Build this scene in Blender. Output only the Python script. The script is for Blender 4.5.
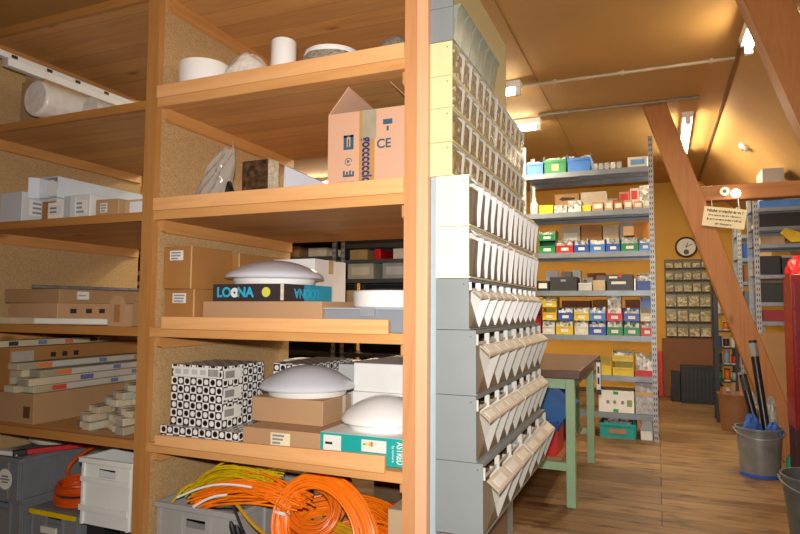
import bpy, bmesh, math, random
from mathutils import Vector, Matrix
for o in list(bpy.data.objects):
    bpy.data.objects.remove(o)
random.seed(7)
SC = bpy.context.scene
COL = SC.collection
PI = math.pi

# ------------------------------------------------------------------ camera, world, exposure, flash
def look(yaw, pitch, roll):
    cy, sy, cp, sp = math.cos(yaw), math.sin(yaw), math.cos(pitch), math.sin(pitch)
    fw = Vector((-sy*cp, cy*cp, sp)); rt = Vector((cy, sy, 0)); up = rt.cross(fw)
    r = math.cos(roll)*rt + math.sin(roll)*up; u = -math.sin(roll)*rt + math.cos(roll)*up
    return Matrix((r, u, -fw)).transposed()
cd = bpy.data.cameras.new('camera'); cam = bpy.data.objects.new('camera', cd); COL.objects.link(cam)
cd.sensor_width = 36.0; cd.lens = 612/800*36; cd.clip_start = 0.05; cd.clip_end = 60
CAMROT = look(math.radians(22.8), math.radians(3.8), math.radians(0.38))
cam.matrix_world = Matrix.Translation((0, 0, 1.2)) @ CAMROT.to_4x4()
SC.camera = cam
w = bpy.data.worlds.new('world'); SC.world = w; w.use_nodes = True
w.node_tree.nodes['Background'].inputs[0].default_value = (1.0, 0.86, 0.68, 1)
w.node_tree.nodes['Background'].inputs[1].default_value = 0.05
vs = SC.view_settings
vs.view_transform = 'Standard'; vs.look = 'None'; vs.gamma = 1; vs.exposure = 0.0; vs.use_curve_mapping = False

def area(name, loc, rot, sx, sy, power, color, spread=PI):
    l = bpy.data.lights.new(name, 'AREA'); l.shape = 'RECTANGLE'; l.size = sx; l.size_y = sy
    l.energy = power; l.color = color; l.spread = spread
    o = bpy.data.objects.new(name, l); COL.objects.link(o)
    o.matrix_world = Matrix.Translation(loc) @ rot.to_4x4()
    return o
# the camera's own flash, just above the lens
area('camera_flash', (-0.01, -0.02, 1.31), look(math.radians(6), math.radians(5), 0), 0.07, 0.05, 92, (1.0, 0.96, 0.92))
DOWN = Matrix.Identity(3)
WARM = (1.0, 0.86, 0.60)
# light of the ceiling tubes (the tubes themselves are built below)
area('tube_light', (-1.65, 4.75, 2.84), DOWN, 1.3, 0.12, 46, WARM)
area('tube_light', (-1.75, 5.66, 2.84), DOWN, 1.3, 0.12, 28, WARM)
area('tube_light', (0.30, 6.8, 2.84), DOWN, 0.12, 1.4, 48, WARM)
area('tube_light', (0.575, 4.15, 2.80), DOWN, 0.12, 0.5, 22, WARM)
area('tube_light', (-4.25, 7.4, 2.84), DOWN, 1.3, 0.12, 60, WARM)  # light of an added lamp that brightens the far left ceiling

# ------------------------------------------------------------------ helpers: materials
def C(h, a=1.0):
    h = h.lstrip('#'); v = [int(h[i:i+2], 16)/255 for i in (0, 2, 4)]
    return tuple((c/12.92 if c <= 0.04045 else ((c+0.055)/1.055)**2.4) for c in v) + (a,)
MATS = {}
def base(name):
    m = bpy.data.materials.new(name); m.use_nodes = True
    nt = m.node_tree; b = nt.nodes['Principled BSDF']
    return m, nt, b
def N(nt, t, **k):
    n = nt.nodes.new(t)
    for a, v in k.items():
        if a.startswith('i_'):
            key = a[2:]; key = int(key) if key.isdigit() else key
            n.inputs[key].default_value = v
        else: setattr(n, a, v)
    return n
def ramp(nt, fac, stops):
    r = nt.nodes.new('ShaderNodeValToRGB'); e = r.color_ramp.elements
    while len(e) < len(stops): e.new(0.5)
    for i, (p, c) in enumerate(stops): e[i].position = p; e[i].color = c
    nt.links.new(fac, r.inputs[0]); return r.outputs[0]
def plain(h, rough=0.55, metal=0.0, var=0.12, scale=9, bump=0.0, trans=0.0, emit=0.0):
    key = ('p', h, rough, metal, var, scale, bump, trans, emit)
    if key in MATS: return MATS[key]
    m, nt, b = base('plain_' + h)
    c = C(h)
    tc = N(nt, 'ShaderNodeTexCoord'); no = N(nt, 'ShaderNodeTexNoise', i_Scale=scale, i_Detail=4.0)
    nt.links.new(tc.outputs['Object'], no.inputs['Vector'])
    lo = tuple(x*(1-var) for x in c[:3]) + (1,); hi = tuple(min(1, x*(1+var)) for x in c[:3]) + (1,)
    nt.links.new(ramp(nt, no.outputs[0], [(0.3, lo), (0.7, hi)]), b.inputs['Base Color'])
    b.inputs['Roughness'].default_value = rough; b.inputs['Metallic'].default_value = metal
    if trans: b.inputs['Subsurface Weight'].default_value = 0.0
    if emit:
        b.inputs['Emission Color'].default_value = c; b.inputs['Emission Strength'].default_value = emit
    if bump:
        bp = N(nt, 'ShaderNodeBump', i_Strength=bump, i_Distance=0.01)
        nt.links.new(no.outputs[0], bp.inputs['Height']); nt.links.new(bp.outputs[0], b.inputs['Normal'])
    MATS[key] = m; return m
def glow(h, s):
    key = ('g', h, s)
    if key in MATS: return MATS[key]
    m, nt, b = base('glow_' + h)
    b.inputs['Base Color'].default_value = C(h); b.inputs['Emission Color'].default_value = C(h); b.inputs['Emission Strength'].default_value = s
    MATS[key] = m; return m
def wood(a, b_, grain='x', plank=0.0, knots=True, rough=0.5, scale=1.0, stains=0.0):
    key = ('w', a, b_, grain, plank, knots, rough, scale, stains)
    if key in MATS: return MATS[key]
    m, nt, b = base('wood_' + a)
    L = nt.links.new
    tc = N(nt, 'ShaderNodeTexCoord'); mp = N(nt, 'ShaderNodeMapping')
    s = {'x': (1.2, 14, 14), 'y': (14, 1.2, 14), 'z': (14, 14, 1.2)}[grain]
    mp.inputs['Scale'].default_value = tuple(q*scale for q in s)
    geo = N(nt, 'ShaderNodeNewGeometry')
    L(geo.outputs['Position'], mp.inputs['Vector'])
    vec = mp.outputs[0]
    if plank:
        sep = N(nt, 'ShaderNodeSeparateXYZ'); L(geo.outputs['Position'], sep.inputs[0])
        axis = 'Y' if grain == 'x' else 'X'
        dv = N(nt, 'ShaderNodeMath', operation='DIVIDE', i_1=plank); L(sep.outputs[axis], dv.inputs[0])
        fl = N(nt, 'ShaderNodeMath', operation='FLOOR'); L(dv.outputs[0], fl.inputs[0])
        wn = N(nt, 'ShaderNodeTexWhiteNoise', noise_dimensions='1D'); L(fl.outputs[0], wn.inputs['W'])
        ad = N(nt, 'ShaderNodeVectorMath', operation='MULTIPLY_ADD'); L(wn.outputs['Color'], ad.inputs[0])
        ad.inputs[1].default_value = (9, 9, 9); L(vec, ad.inputs[2]); vec = ad.outputs[0]
    no = N(nt, 'ShaderNodeTexNoise', i_Scale=1.0, i_Detail=6.0, i_Distortion=1.2); L(vec, no.inputs['Vector'])
    col = ramp(nt, no.outputs[0], [(0.25, C(a)), (0.55, C(b_)), (0.8, C(a))])
    if plank:
        mx = N(nt, 'ShaderNodeMix', data_type='RGBA', blend_type='MULTIPLY'); mx.inputs[0].default_value = 0.5
        L(col, mx.inputs[6]); L(ramp(nt, wn.outputs['Value'], [(0, (.80, .77, .74, 1)), (1, (1.12, 1.08, 1.04, 1))]), mx.inputs[7]); col = mx.outputs[2]
        fr = N(nt, 'ShaderNodeMath', operation='FRACT'); L(dv.outputs[0], fr.inputs[0])
        lt = N(nt, 'ShaderNodeMath', operation='LESS_THAN', i_1=0.03); L(fr.outputs[0], lt.inputs[0])
        m3 = N(nt, 'ShaderNodeMix', data_type='RGBA', blend_type='MULTIPLY'); L(lt.outputs[0], m3.inputs[0]); L(col, m3.inputs[6]); m3.inputs[7].default_value = (.66, .6, .55, 1); col = m3.outputs[2]
    if knots:
        vo = N(nt, 'ShaderNodeTexVoronoi', i_Scale=1.0)
        mk = N(nt, 'ShaderNodeMapping'); k = {'x': (2.2, 5, 5), 'y': (5, 2.2, 5), 'z': (5, 5, 2.2)}[grain]; mk.inputs['Scale'].default_value = k
        L(geo.outputs['Position'], mk.inputs[0]); L(mk.outputs[0], vo.inputs['Vector'])
        kf = ramp(nt, vo.outputs['Distance'], [(0.05, (1, 1, 1, 1)), (0.13, (0, 0, 0, 1))])
        m4 = N(nt, 'ShaderNodeMix', data_type='RGBA', blend_type='MULTIPLY'); L(kf, m4.inputs[0]); L(col, m4.inputs[6]); m4.inputs[7].default_value = (.5, .38, .28, 1); col = m4.outputs[2]
    if stains:
        n2 = N(nt, 'ShaderNodeTexNoise', i_Scale=1.6, i_Detail=5.0); m2 = N(nt, 'ShaderNodeMapping'); m2.inputs['Scale'].default_value = (1.5, 6.5, 1)
        L(geo.outputs['Position'], m2.inputs[0]); L(m2.outputs[0], n2.inputs['Vector'])
        m5 = N(nt, 'ShaderNodeMix', data_type='RGBA', blend_type='MULTIPLY'); m5.inputs[0].default_value = stains
        L(col, m5.inputs[6]); L(ramp(nt, n2.outputs[0], [(0.38, (.35, .27, .22, 1)), (0.52, (.8, .76, .72, 1)), (0.66, (1.15, 1.12, 1.1, 1))]), m5.inputs[7]); col = m5.outputs[2]
    L(col, b.inputs['Base Color']); b.inputs['Roughness'].default_value = rough
    bp = N(nt, 'ShaderNodeBump', i_Strength=0.08, i_Distance=0.004); L(no.outputs[0], bp.inputs['Height']); L(bp.outputs[0], b.inputs['Normal'])
    MATS[key] = m; return m
def speckle(a, b_, c_, scale=120, rough=0.7, d_=None):
    key = ('s', a, b_, c_, scale, rough, d_)
    if key in MATS: return MATS[key]
    m, nt, b = base('speckle_' + a)
    tc = N(nt, 'ShaderNodeTexCoord'); vo = N(nt, 'ShaderNodeTexVoronoi', i_Scale=scale)
    geo = N(nt, 'ShaderNodeNewGeometry'); nt.links.new(geo.outputs['Position'], vo.inputs['Vector'])
    sp = N(nt, 'ShaderNodeSeparateColor'); nt.links.new(vo.outputs['Color'], sp.inputs[0])
    st = [(0.1, C(a)), (0.5, C(b_)), (0.9, C(c_))]
    if d_: st.append((0.97, C(d_)))
    nt.links.new(ramp(nt, sp.outputs[0], st), b.inputs['Base Color'])
    b.inputs['Roughness'].default_value = rough
    MATS[key] = m; return m
def clear(h, fac=0.25, rough=0.15, name='clear'):
    key = ('c', h, fac, rough)
    if key in MATS: return MATS[key]
    m, nt, b = base(name + '_' + h)
    b.inputs['Base Color'].default_value = C(h); b.inputs['Roughness'].default_value = rough
    t = N(nt, 'ShaderNodeBsdfTransparent'); mx = N(nt, 'ShaderNodeMixShader'); mx.inputs[0].default_value = fac
    nt.links.new(t.outputs[0], mx.inputs[1]); nt.links.new(b.outputs[0], mx.inputs[2])
    nt.links.new(mx.outputs[0], nt.nodes['Material Output'].inputs[0])
    MATS[key] = m; return m
def dots():
    m, nt, b = base('dot_check'); L = nt.links.new
    uv = N(nt, 'ShaderNodeUVMap'); sc = N(nt, 'ShaderNodeVectorMath', operation='SCALE'); sc.inputs['Scale'].default_value = 1/0.034
    L(uv.outputs[0], sc.inputs[0])
    fr = N(nt, 'ShaderNodeVectorMath', operation='FRACTION'); L(sc.outputs[0], fr.inputs[0])
    fl = N(nt, 'ShaderNodeVectorMath', operation='FLOOR'); L(sc.outputs[0], fl.inputs[0])
    sb = N(nt, 'ShaderNodeVectorMath', operation='SUBTRACT'); L(fr.outputs[0], sb.inputs[0]); sb.inputs[1].default_value = (.5, .5, 0)
    ln = N(nt, 'ShaderNodeVectorMath', operation='LENGTH'); L(sb.outputs[0], ln.inputs[0])
    ins = N(nt, 'ShaderNodeMath', operation='LESS_THAN', i_1=0.35); L(ln.outputs['Value'], ins.inputs[0])
    sp = N(nt, 'ShaderNodeSeparateXYZ'); L(fl.outputs[0], sp.inputs[0])
    ad = N(nt, 'ShaderNodeMath', operation='ADD'); L(sp.outputs[0], ad.inputs[0]); L(sp.outputs[1], ad.inputs[1])
    md = N(nt, 'ShaderNodeMath', operation='FLOORED_MODULO', i_1=2.0); L(ad.outputs[0], md.inputs[0])
    df = N(nt, 'ShaderNodeMath', operation='SUBTRACT'); L(md.outputs[0], df.inputs[0]); L(ins.outputs[0], df.inputs[1])
    ab = N(nt, 'ShaderNodeMath', operation='ABSOLUTE'); L(df.outputs[0], ab.inputs[0])
    L(ramp(nt, ab.outputs[0], [(0.45, C('151515')), (0.55, C('e8e6e2'))]), b.inputs['Base Color'])
    b.inputs['Roughness'].default_value = 0.45
    return m

PINE_X = wood('b5814a', 'c8945a', 'x', plank=0.13)
PINE_EDGE = wood('c58d4f', 'd8a466', 'x', knots=False)
PINE_LIP = wood('d69a5e', 'e3ad74', 'x', knots=False)
PINE_Z = wood('a36c34', 'b27e44', 'z', knots=False)  # left posts' pine darkened, weaker flash put into the colour
PINE_Z2 = wood('cf9a66', 'dcae7c', 'z', knots=False)
PINE_Y = wood('b07a40', 'c48c50', 'y')
BEAM = wood('8e5826', 'a66c36', 'z', rough=0.55)
BEAMX = wood('8e5826', 'a66c36', 'x', rough=0.55)
CHIP = speckle('a98658', 'b39264', 'bd9e70', 230, 0.75, '9a784a')
CARD = plain('a38058', 0.8, var=0.06, scale=5)
CARD2 = plain('b48e68', 0.8, var=0.06, scale=5)
CARD3 = plain('a06f38', 0.8, var=0.08, scale=5)
CARDPINK = plain('d0a284', 0.75, var=0.04, scale=4)
TAPE = plain('b08850', 0.25, var=0.05)
WHITE = plain('e6e6e2', 0.5, var=0.04)
WHITEG = plain('eceae6', 0.15, var=0.02)
OFFW = plain('cfccc2', 0.55, var=0.06)
PAPER = plain('dcdad2', 0.8, var=0.05)
BLACK = plain('1b1b1c', 0.45, var=0.2)
DARK = plain('2c2c2e', 0.6, var=0.2)
GREYCAB = plain('7f8585', 0.5, var=0.03)
CREAM = plain('d9cb98', 0.5, var=0.03); CREAM_BLOWN = plain('e6e0c2', 0.5, var=0.02)  # second cream is whitened, flash overexposure put into the colour
CREAMP = plain('b8b084', 0.55, var=0.04)
BLUEG = plain('98abb4', 0.5, var=0.04)
STEEL = plain('8d9094', 0.4, 0.55, var=0.12, scale=14)
GALV = plain('9a9ea0', 0.38, 0.6, var=0.25, scale=22)
CRATEG = plain('74777a', 0.5, var=0.06)
CRATEL = plain('9c9c96', 0.5, var=0.05)
ORANGE = plain('f47a10', 0.35, var=0.12, scale=30)
ORANGE2 = plain('d8680f', 0.4, var=0.12, scale=30)
YELLOW = plain('d8b80c', 0.4, var=0.1)
RED = plain('c01a1c', 0.4, var=0.1)
BLUE = plain('1f4fa8', 0.4, var=0.08)
BLUEL = plain('3a78c8', 0.4, var=0.08)
GREEN = plain('178048', 0.4, var=0.08)
TEAL = plain('16a09a', 0.45, var=0.05)
PGREEN = plain('8fb08a', 0.45, var=0.06)
TABLE = wood('472c1c', '583a26', 'x', plank=0.2, knots=False, rough=0.35)
BINWALL = plain('bcbab2', 0.35, var=0.04); BINWALL_GLARE = plain('f2f2f0', 0.25, var=0.02)  # second wall colour is the same plastic brightened for flash glare
BINCLR = clear('8c7c64', 0.16, 0.12, 'bin_front')
BINFILL = plain('6e5b42', 0.6, var=0.25, scale=16)
BINFILL2 = speckle('6a5028', '8a7038', 'a89458', 70, 0.5, 'e0dcc8')
LABELB = plain('c9bcac', 0.5, var=0.08)
FROST = plain('7f887a', 0.4, var=0.15, scale=25)
FITT = speckle('70706c', 'a8a8a2', 'dadad4', 45, 0.45, '3a3a3a')
FITT2 = speckle('8a8a88', 'c4c4c0', 'eeeeea', 38, 0.5, '555555')
DOTS = dots()
INK = plain('33586a', 0.7); INKD = plain('24242a', 0.7); INKB = plain('20306a', 0.6); CYAN = plain('2fb4d8', 0.5)
TUBEG = glow('fff0cc', 70.0)
BULBG = glow('fff4dc', 14.0)

# ------------------------------------------------------------------ helpers: meshes
class MB:
    def __init__(s): s.v = []; s.f = []; s.m = []; s.uv = []; s.M = Matrix.Identity(4)
    def add(s, vs, fs, m=0, uvs=None):
        k = len(s.v); s.v += [s.M @ Vector(p) for p in vs]
        for i, f in enumerate(fs):
            s.f.append([k+j for j in f]); s.m.append(m); s.uv.append(uvs[i] if uvs else None)
        return s
    def at(s, loc=(0, 0, 0), rx=0, ry=0, rz=0):
        s.M = Matrix.Translation(loc) @ Matrix.Rotation(rz, 4, 'Z') @ Matrix.Rotation(ry, 4, 'Y') @ Matrix.Rotation(rx, 4, 'X'); return s
    def box(s, x0, x1, y0, y1, z0, z1, m=0):
        a, b, c = x1-x0, y1-y0, z1-z0
        vs = [(x0, y0, z0), (x1, y0, z0), (x1, y1, z0), (x0, y1, z0), (x0, y0, z1), (x1, y0, z1), (x1, y1, z1), (x0, y1, z1)]
        fs = [(0, 3, 2, 1), (4, 5, 6, 7), (0, 1, 5, 4), (1, 2, 6, 5), (2, 3, 7, 6), (3, 0, 4, 7)]
        U = lambda p, q: [(0, 0), (p, 0), (p, q), (0, q)]
        return s.add(vs, fs, m, [[(0, 0), (0, b), (a, b), (a, 0)], U(a, b), U(a, c), U(b, c), U(a, c), U(b, c)])
    def prism(s, poly, axis, a0, a1, m=0):
        n = len(poly)
        def P(p, q, a):
            return {'x': (a, p, q), 'y': (p, a, q), 'z': (p, q, a)}[axis]
        vs = [P(p, q, a0) for p, q in poly] + [P(p, q, a1) for p, q in poly]
        fs = [tuple(range(n))[::-1], tuple(range(n, 2*n))] + [(i, (i+1) % n, n+(i+1) % n, n+i) for i in range(n)]
        return s.add(vs, fs, m)
    def lathe(s, prof, c=(0, 0, 0), seg=36, m=0, sx=1, sy=1, jit=0):
        vs = []; fs = []; n = len(prof)
        for i in range(seg):
            t = 2*PI*i/seg; j = 1 + (random.uniform(-jit, jit) if jit else 0)
            for r, z in prof: vs.append((c[0]+r*j*math.cos(t)*sx, c[1]+r*j*math.sin(t)*sy, c[2]+z))
        for i in range(seg):
            k = (i+1) % seg
            for q in range(n-1): fs.append((i*n+q, k*n+q, k*n+q+1, i*n+q+1))
        if prof[0][0] > 1e-5: fs.append(tuple(i*n for i in range(seg))[::-1])
        if prof[-1][0] > 1e-5: fs.append(tuple(i*n+n-1 for i in range(seg)))
        return s.add(vs, fs, m)
    def tube(s, pts, r, seg=7, closed=False, m=0):
        pts = [Vector(p) for p in pts]; n = len(pts); vs = []; fs = []; prev = None
        for i, p in enumerate(pts):
            a = pts[i-1] if (i or closed) else p; b = pts[(i+1) % n] if (i < n-1 or closed) else p
            t = (b-a); t = t.normalized() if t.length > 1e-9 else Vector((0, 0, 1))
            if prev is None:
                u = t.cross(Vector((0, 0, 1)));
                if u.length < 1e-3: u = t.cross(Vector((1, 0, 0)))
            else: u = prev - t*prev.dot(t)
            u.normalize(); prev = u; v = t.cross(u)
            for k in range(seg):
                q = 2*PI*k/seg; vs.append(tuple(p + r*(math.cos(q)*u + math.sin(q)*v)))
        for i in range(n if closed else n-1):
            j = (i+1) % n
            for k in range(seg): fs.append((i*seg+k, i*seg+(k+1) % seg, j*seg+(k+1) % seg, j*seg+k))
        if not closed: fs += [tuple(range(seg))[::-1], tuple(range((n-1)*seg, n*seg))]
        return s.add(vs, fs, m)
    def cyl(s, p0, p1, r, seg=20, m=0): return s.tube([p0, p1], r, seg, False, m)
    def quad(s, a, b, c, d, m=0): return s.add([a, b, c, d], [(0, 1, 2, 3)], m)
    def obox(s, w, d, h, wall, z0=0, m=0, mi=None):
        """open-topped box w x d x h centred on x, front at y=0"""
        mi = m if mi is None else mi
        s.box(-w/2, w/2, 0, d, z0, z0+wall, m)
        s.box(-w/2, w/2, 0, wall, z0+wall, z0+h, m); s.box(-w/2, w/2, d-wall, d, z0+wall, z0+h, m)
        s.box(-w/2, -w/2+wall, wall, d-wall, z0+wall, z0+h, m); s.box(w/2-wall, w/2, wall, d-wall, z0+wall, z0+h, m)
        return s
WL = {}
def mesh(name, mb, mats, off):
    me = bpy.data.meshes.new(name); me.from_pydata([tuple(v - off) for v in mb.v], [], mb.f)
    for m in (mats if isinstance(mats, (list, tuple)) else [mats]): me.materials.append(m)
    nm = len(me.materials)
    me.polygons.foreach_set('material_index', [min(m, nm-1) for m in mb.m])
    if any(u for u in mb.uv):
        lay = me.uv_layers.new(name='UVMap')
        for p, u in zip(me.polygons, mb.uv):
            if u:
                for li, q in zip(p.loop_indices, u): lay.data[li].uv = q
    bm = bmesh.new(); bm.from_mesh(me); bmesh.ops.recalc_face_normals(bm, faces=bm.faces); bm.to_mesh(me); bm.free()
    me.polygons.foreach_set('use_smooth', [True]*len(me.polygons)); me.set_sharp_from_angle(angle=math.radians(38))
    return me
def bevel(o, b):
    if b:
        md = o.modifiers.new('bevel', 'BEVEL'); md.width = b; md.segments = 2; md.limit_method = 'ANGLE'; md.angle_limit = math.radians(50)
def thing(name, label, cat, loc=(0, 0, 0), group=None):
    o = bpy.data.objects.new(name, None); COL.objects.link(o); o.empty_display_size = 0.05
    o.location = loc; o['label'] = label; o['category'] = cat
    if group: o['group'] = group
    WL[o.name] = Vector(loc); return o
def part(name, mb, mats, parent, label=None, bev=0, stuff=False):
    off = WL[parent.name]
    o = bpy.data.objects.new(name, mesh(name, mb, mats, off)); COL.objects.link(o); o.parent = parent
    WL[o.name] = off
    if label: o['label'] = label
    if stuff: o['kind'] = 'stuff'
    bevel(o, bev); return o
def solo(name, mb, mats, label, cat, group=None, bev=0, stuff=False):
    xs = [v.x for v in mb.v]; ys = [v.y for v in mb.v]; zs = [v.z for v in mb.v]
    off = Vector(((min(xs)+max(xs))/2, (min(ys)+max(ys))/2, min(zs)))
    o = bpy.data.objects.new(name, mesh(name, mb, mats, off)); COL.objects.link(o); o.location = off
    o['label'] = label; o['category'] = cat
    if group: o['group'] = group
    if stuff: o['kind'] = 'stuff'
    bevel(o, bev); WL[o.name] = off; return o
def struct(name, mb, mats):
    off = Vector((0, 0, 0))
    o = bpy.data.objects.new(name, mesh(name, mb, mats, off)); COL.objects.link(o); o['kind'] = 'structure'; WL[o.name] = off; return o
def kids(o): return [c for c in bpy.data.objects if c.parent == o]
def copy_tree(o, loc, label, rz=0):
    r = o.copy(); COL.objects.link(r); r.location = loc; r['label'] = label; r.rotation_euler = (0, 0, rz)
    for c in kids(o):
        d = c.copy(); COL.objects.link(d); d.parent = r
        for g in kids(c):
            e = g.copy(); COL.objects.link(e); e.parent = d
    WL[r.name] = Vector(loc); return r
def letters(s, size, M, mat, parent, name='lettering', ext=0.0004, align='CENTER', bold=0.0, sx=1.0):
    cu = bpy.data.curves.new('t', 'FONT'); cu.body = s; cu.size = size; cu.extrude = ext; cu.align_x = align; cu.align_y = 'CENTER'; cu.offset = bold
    t = bpy.data.objects.new('t', cu); COL.objects.link(t)
    me = bpy.data.meshes.new_from_object(t.evaluated_get(bpy.context.evaluated_depsgraph_get()))
    bpy.data.objects.remove(t)
    off = WL[parent.name]
    for v in me.vertices: v.co = M @ Vector((v.co.x*sx, v.co.y, v.co.z)) - off
    me.materials.clear(); me.materials.append(mat)
    o = bpy.data.objects.new(name, me); COL.objects.link(o); o.parent = parent; WL[o.name] = off; return o
def front(x, y, z, ry=0): # text plane facing -y
    return Matrix.Translation((x, y, z)) @ Matrix.Rotation(ry, 4, 'Y') @ Matrix.Rotation(PI/2, 4, 'X')
def side(x, y, z):        # text plane facing +x
    return Matrix.Translation((x, y, z)) @ Matrix.Rotation(PI/2, 4, 'Z') @ Matrix.Rotation(PI/2, 4, 'X')
def bx(x0, x1, y0, y1, z0, z1): return MB().box(x0, x1, y0, y1, z0, z1)

# ------------------------------------------------------------------ setting
def floor_mat():
    m, nt, b = base('worn_floorboards'); L = nt.links.new
    geo = N(nt, 'ShaderNodeNewGeometry')
    br = N(nt, 'ShaderNodeTexBrick', i_Scale=1.0); br.offset = 0.37; br.offset_frequency = 3; br.inputs['Brick Width'].default_value = 3.9; br.inputs['Row Height'].default_value = 0.135; br.inputs['Mortar Size'].default_value = 0.0035; br.inputs['Mortar Smooth'].default_value = 0.3
    br.inputs['Color1'].default_value = C('7a6146'); br.inputs['Color2'].default_value = C('9a7e5a'); br.inputs['Mortar'].default_value = C('3c2c1e'); br.inputs['Bias'].default_value = -0.1
    L(geo.outputs['Position'], br.inputs['Vector'])
    mp = N(nt, 'ShaderNodeMapping'); mp.inputs['Scale'].default_value = (3.5, 42, 1); L(geo.outputs['Position'], mp.inputs[0])
    no = N(nt, 'ShaderNodeTexNoise', i_Scale=1.0, i_Detail=5.0, i_Distortion=0.4); L(mp.outputs[0], no.inputs['Vector'])
    a = N(nt, 'ShaderNodeMix', data_type='RGBA', blend_type='MULTIPLY'); a.inputs[0].default_value = 0.8; L(br.outputs['Color'], a.inputs[6]); L(ramp(nt, no.outputs[0], [(0.3, (.72, .68, .64, 1)), (0.65, (1.08, 1.05, 1.02, 1))]), a.inputs[7])
    m2 = N(nt, 'ShaderNodeMapping'); m2.inputs['Scale'].default_value = (4.2, 13, 1); L(geo.outputs['Position'], m2.inputs[0])
    n2 = N(nt, 'ShaderNodeTexNoise', i_Scale=1.0, i_Detail=3.0); L(m2.outputs[0], n2.inputs['Vector'])
    c = N(nt, 'ShaderNodeMix', data_type='RGBA', blend_type='MULTIPLY'); c.inputs[0].default_value = 0.9; L(a.outputs[2], c.inputs[6]); L(ramp(nt, n2.outputs[0], [(0.33, (.42, .34, .28, 1)), (0.46, (.95, .93, .9, 1)), (0.8, (1.05, 1.04, 1.02, 1))]), c.inputs[7])
    n3 = N(nt, 'ShaderNodeTexNoise', i_Scale=0.9, i_Detail=3.0); L(geo.outputs['Position'], n3.inputs['Vector'])
    d = N(nt, 'ShaderNodeMix', data_type='RGBA', blend_type='MULTIPLY'); d.inputs[0].default_value = 0.8; L(c.outputs[2], d.inputs[6]); L(ramp(nt, n3.outputs[0], [(0.4, (.68, .58, .5, 1)), (0.6, (1.05, 1.0, .95, 1))]), d.inputs[7])
    L(d.outputs[2], b.inputs['Base Color']); b.inputs['Roughness'].default_value = 0.5
    return m
FLOORM = floor_mat()
CEILM = plain('b88e50', 0.75, var=0.07, scale=2.2)
WALLM = plain('c8963a', 0.7, var=0.06, scale=1.5)
struct('floor', bx(-6, 3, -3, 9.6, -0.12, 0), FLOORM)
struct('ceiling', bx(-6, 0.57, -3, 9.6, 3.0, 3.1), CEILM)
m = MB(); m.prism([(0.57, 3.0), (2.97, 0.6), (3.07, 0.7), (0.62, 3.1)], 'y', -3, 9.6); struct('ceiling_slope', m, CEILM)
m = MB(); m.prism([(-6, 0), (2.9, 0), (2.9, 0.67), (0.57, 3.0), (-6, 3.0)], 'y', 9.4, 9.6); struct('wall_back', m, WALLM)
struct('wall_left', bx(-6.1, -6, -3, 9.6, 0, 3.1), WALLM)
struct('wall_right', bx(2.9, 3.0, -3, 9.6, 0, 0.75), WALLM)
struct('wall_front', bx(-6, 3, -3.1, -3, 0, 3.1), WALLM)
GROOVE = plain('8a6436', 0.8)
struct('trim_1', bx(-0.846, -0.841, -3, 9.4, 2.997, 3.0), GROOVE)
struct('trim_2', bx(-2.366, -2.36, -3, 9.4, 2.997, 3.0), GROOVE)
struct('trim_3', bx(0.545, 0.565, -3, 9.4, 2.985, 3.0), GROOVE)
m = MB()
struct('trim_4', bx(-6, 2.9, 9.385, 9.4, 0, 0.06), plain('5a3c22', 0.7))

# ------------------------------------------------------------------ roof timbers
def brace(name, label, xt, zt, xb, zb, y0, y1, wd):
    m = MB(); m.prism([(xt, zt), (xb, zb), (xb+wd, zb), (xt+wd, zt)], 'y', y0, y1)
    return solo(name, m, BEAM, label, 'beam', bev=0.006)
brace('timber_brace', 'slanting timber brace between ceiling and floor carrying the small notice board', -0.085, 2.999, 0.893, 0.0, 5.7, 5.86, 0.188)
brace('timber_brace', 'big slanting timber brace nearest the viewer in the upper right corner', 0.43, 2.999, 1.13, 0.86, 3.7, 3.86, 0.215)
solo('collar_beam', bx(0.34, 1.31, 5.72, 5.84, 2.116, 2.244), BEAMX, 'horizontal timber running from the slanting brace to the roof slope', 'beam', bev=0.006)
brace('timber_post', 'dark timber post standing far behind the tall wooden rack', -3.3, 2.999, -3.3, 0, 5.8, 5.95, 0.16)
brace('timber_brace', 'slanting timber far behind the top of the wooden rack', -4.1, 2.999, -4.9, 0.0, 6.0, 6.15, 0.16)

# ------------------------------------------------------------------ ceiling lights, conduits, bulbs
def tube_light(label, p0, p1, z):
    p0 = Vector(p0); p1 = Vector(p1); c = (p0+p1)/2
    t = thing('ceiling_tube_light', label, 'lamp', (c.x, c.y, z), 'fluorescent ceiling lights')
    d = (p1-p0).normalized(); ang = math.atan2(d.y, d.x); L = (p1-p0).length
    m = MB().at((c.x, c.y, 0), rz=ang)
    m.prism([(-0.05, z), (0.05, z), (0.04, z-0.05), (-0.04, z-0.05)], 'x', -L/2, L/2); part('housing', m, WHITE, t)
    m = MB().at((c.x, c.y, 0), rz=ang); m.cyl((-L/2+0.05, 0, z-0.082), (L/2-0.05, 0, z-0.082), 0.019, 14); part('tube', m, TUBEG, t, 'glowing white tube')
    for s in (-1, 1):
        m = MB().at((c.x, c.y, 0), rz=ang); m.box(s*(L/2-0.025)-0.02, s*(L/2-0.025)+0.02, -0.022, 0.022, z-0.112, z-0.05); part('end_cap', m, WHITE, t)
    return t
tube_light('fluorescent ceiling light in line with the nearer ceiling conduit, behind the bin cabinet', (-2.3, 4.75), (-0.965, 4.75), 2.999)
tube_light('fluorescent ceiling light in line with the farther ceiling conduit, above the steel rack', (-2.25, 5.77), (-0.985, 5.77), 2.999)
tube_light('fluorescent ceiling light glowing behind the far slanting timber brace', (0.29, 6.05), (0.30, 7.55), 2.999)
tube_light('fluorescent ceiling light half hidden by the nearest timber brace', (0.575, 3.88), (0.57, 4.42), 2.95)
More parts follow.
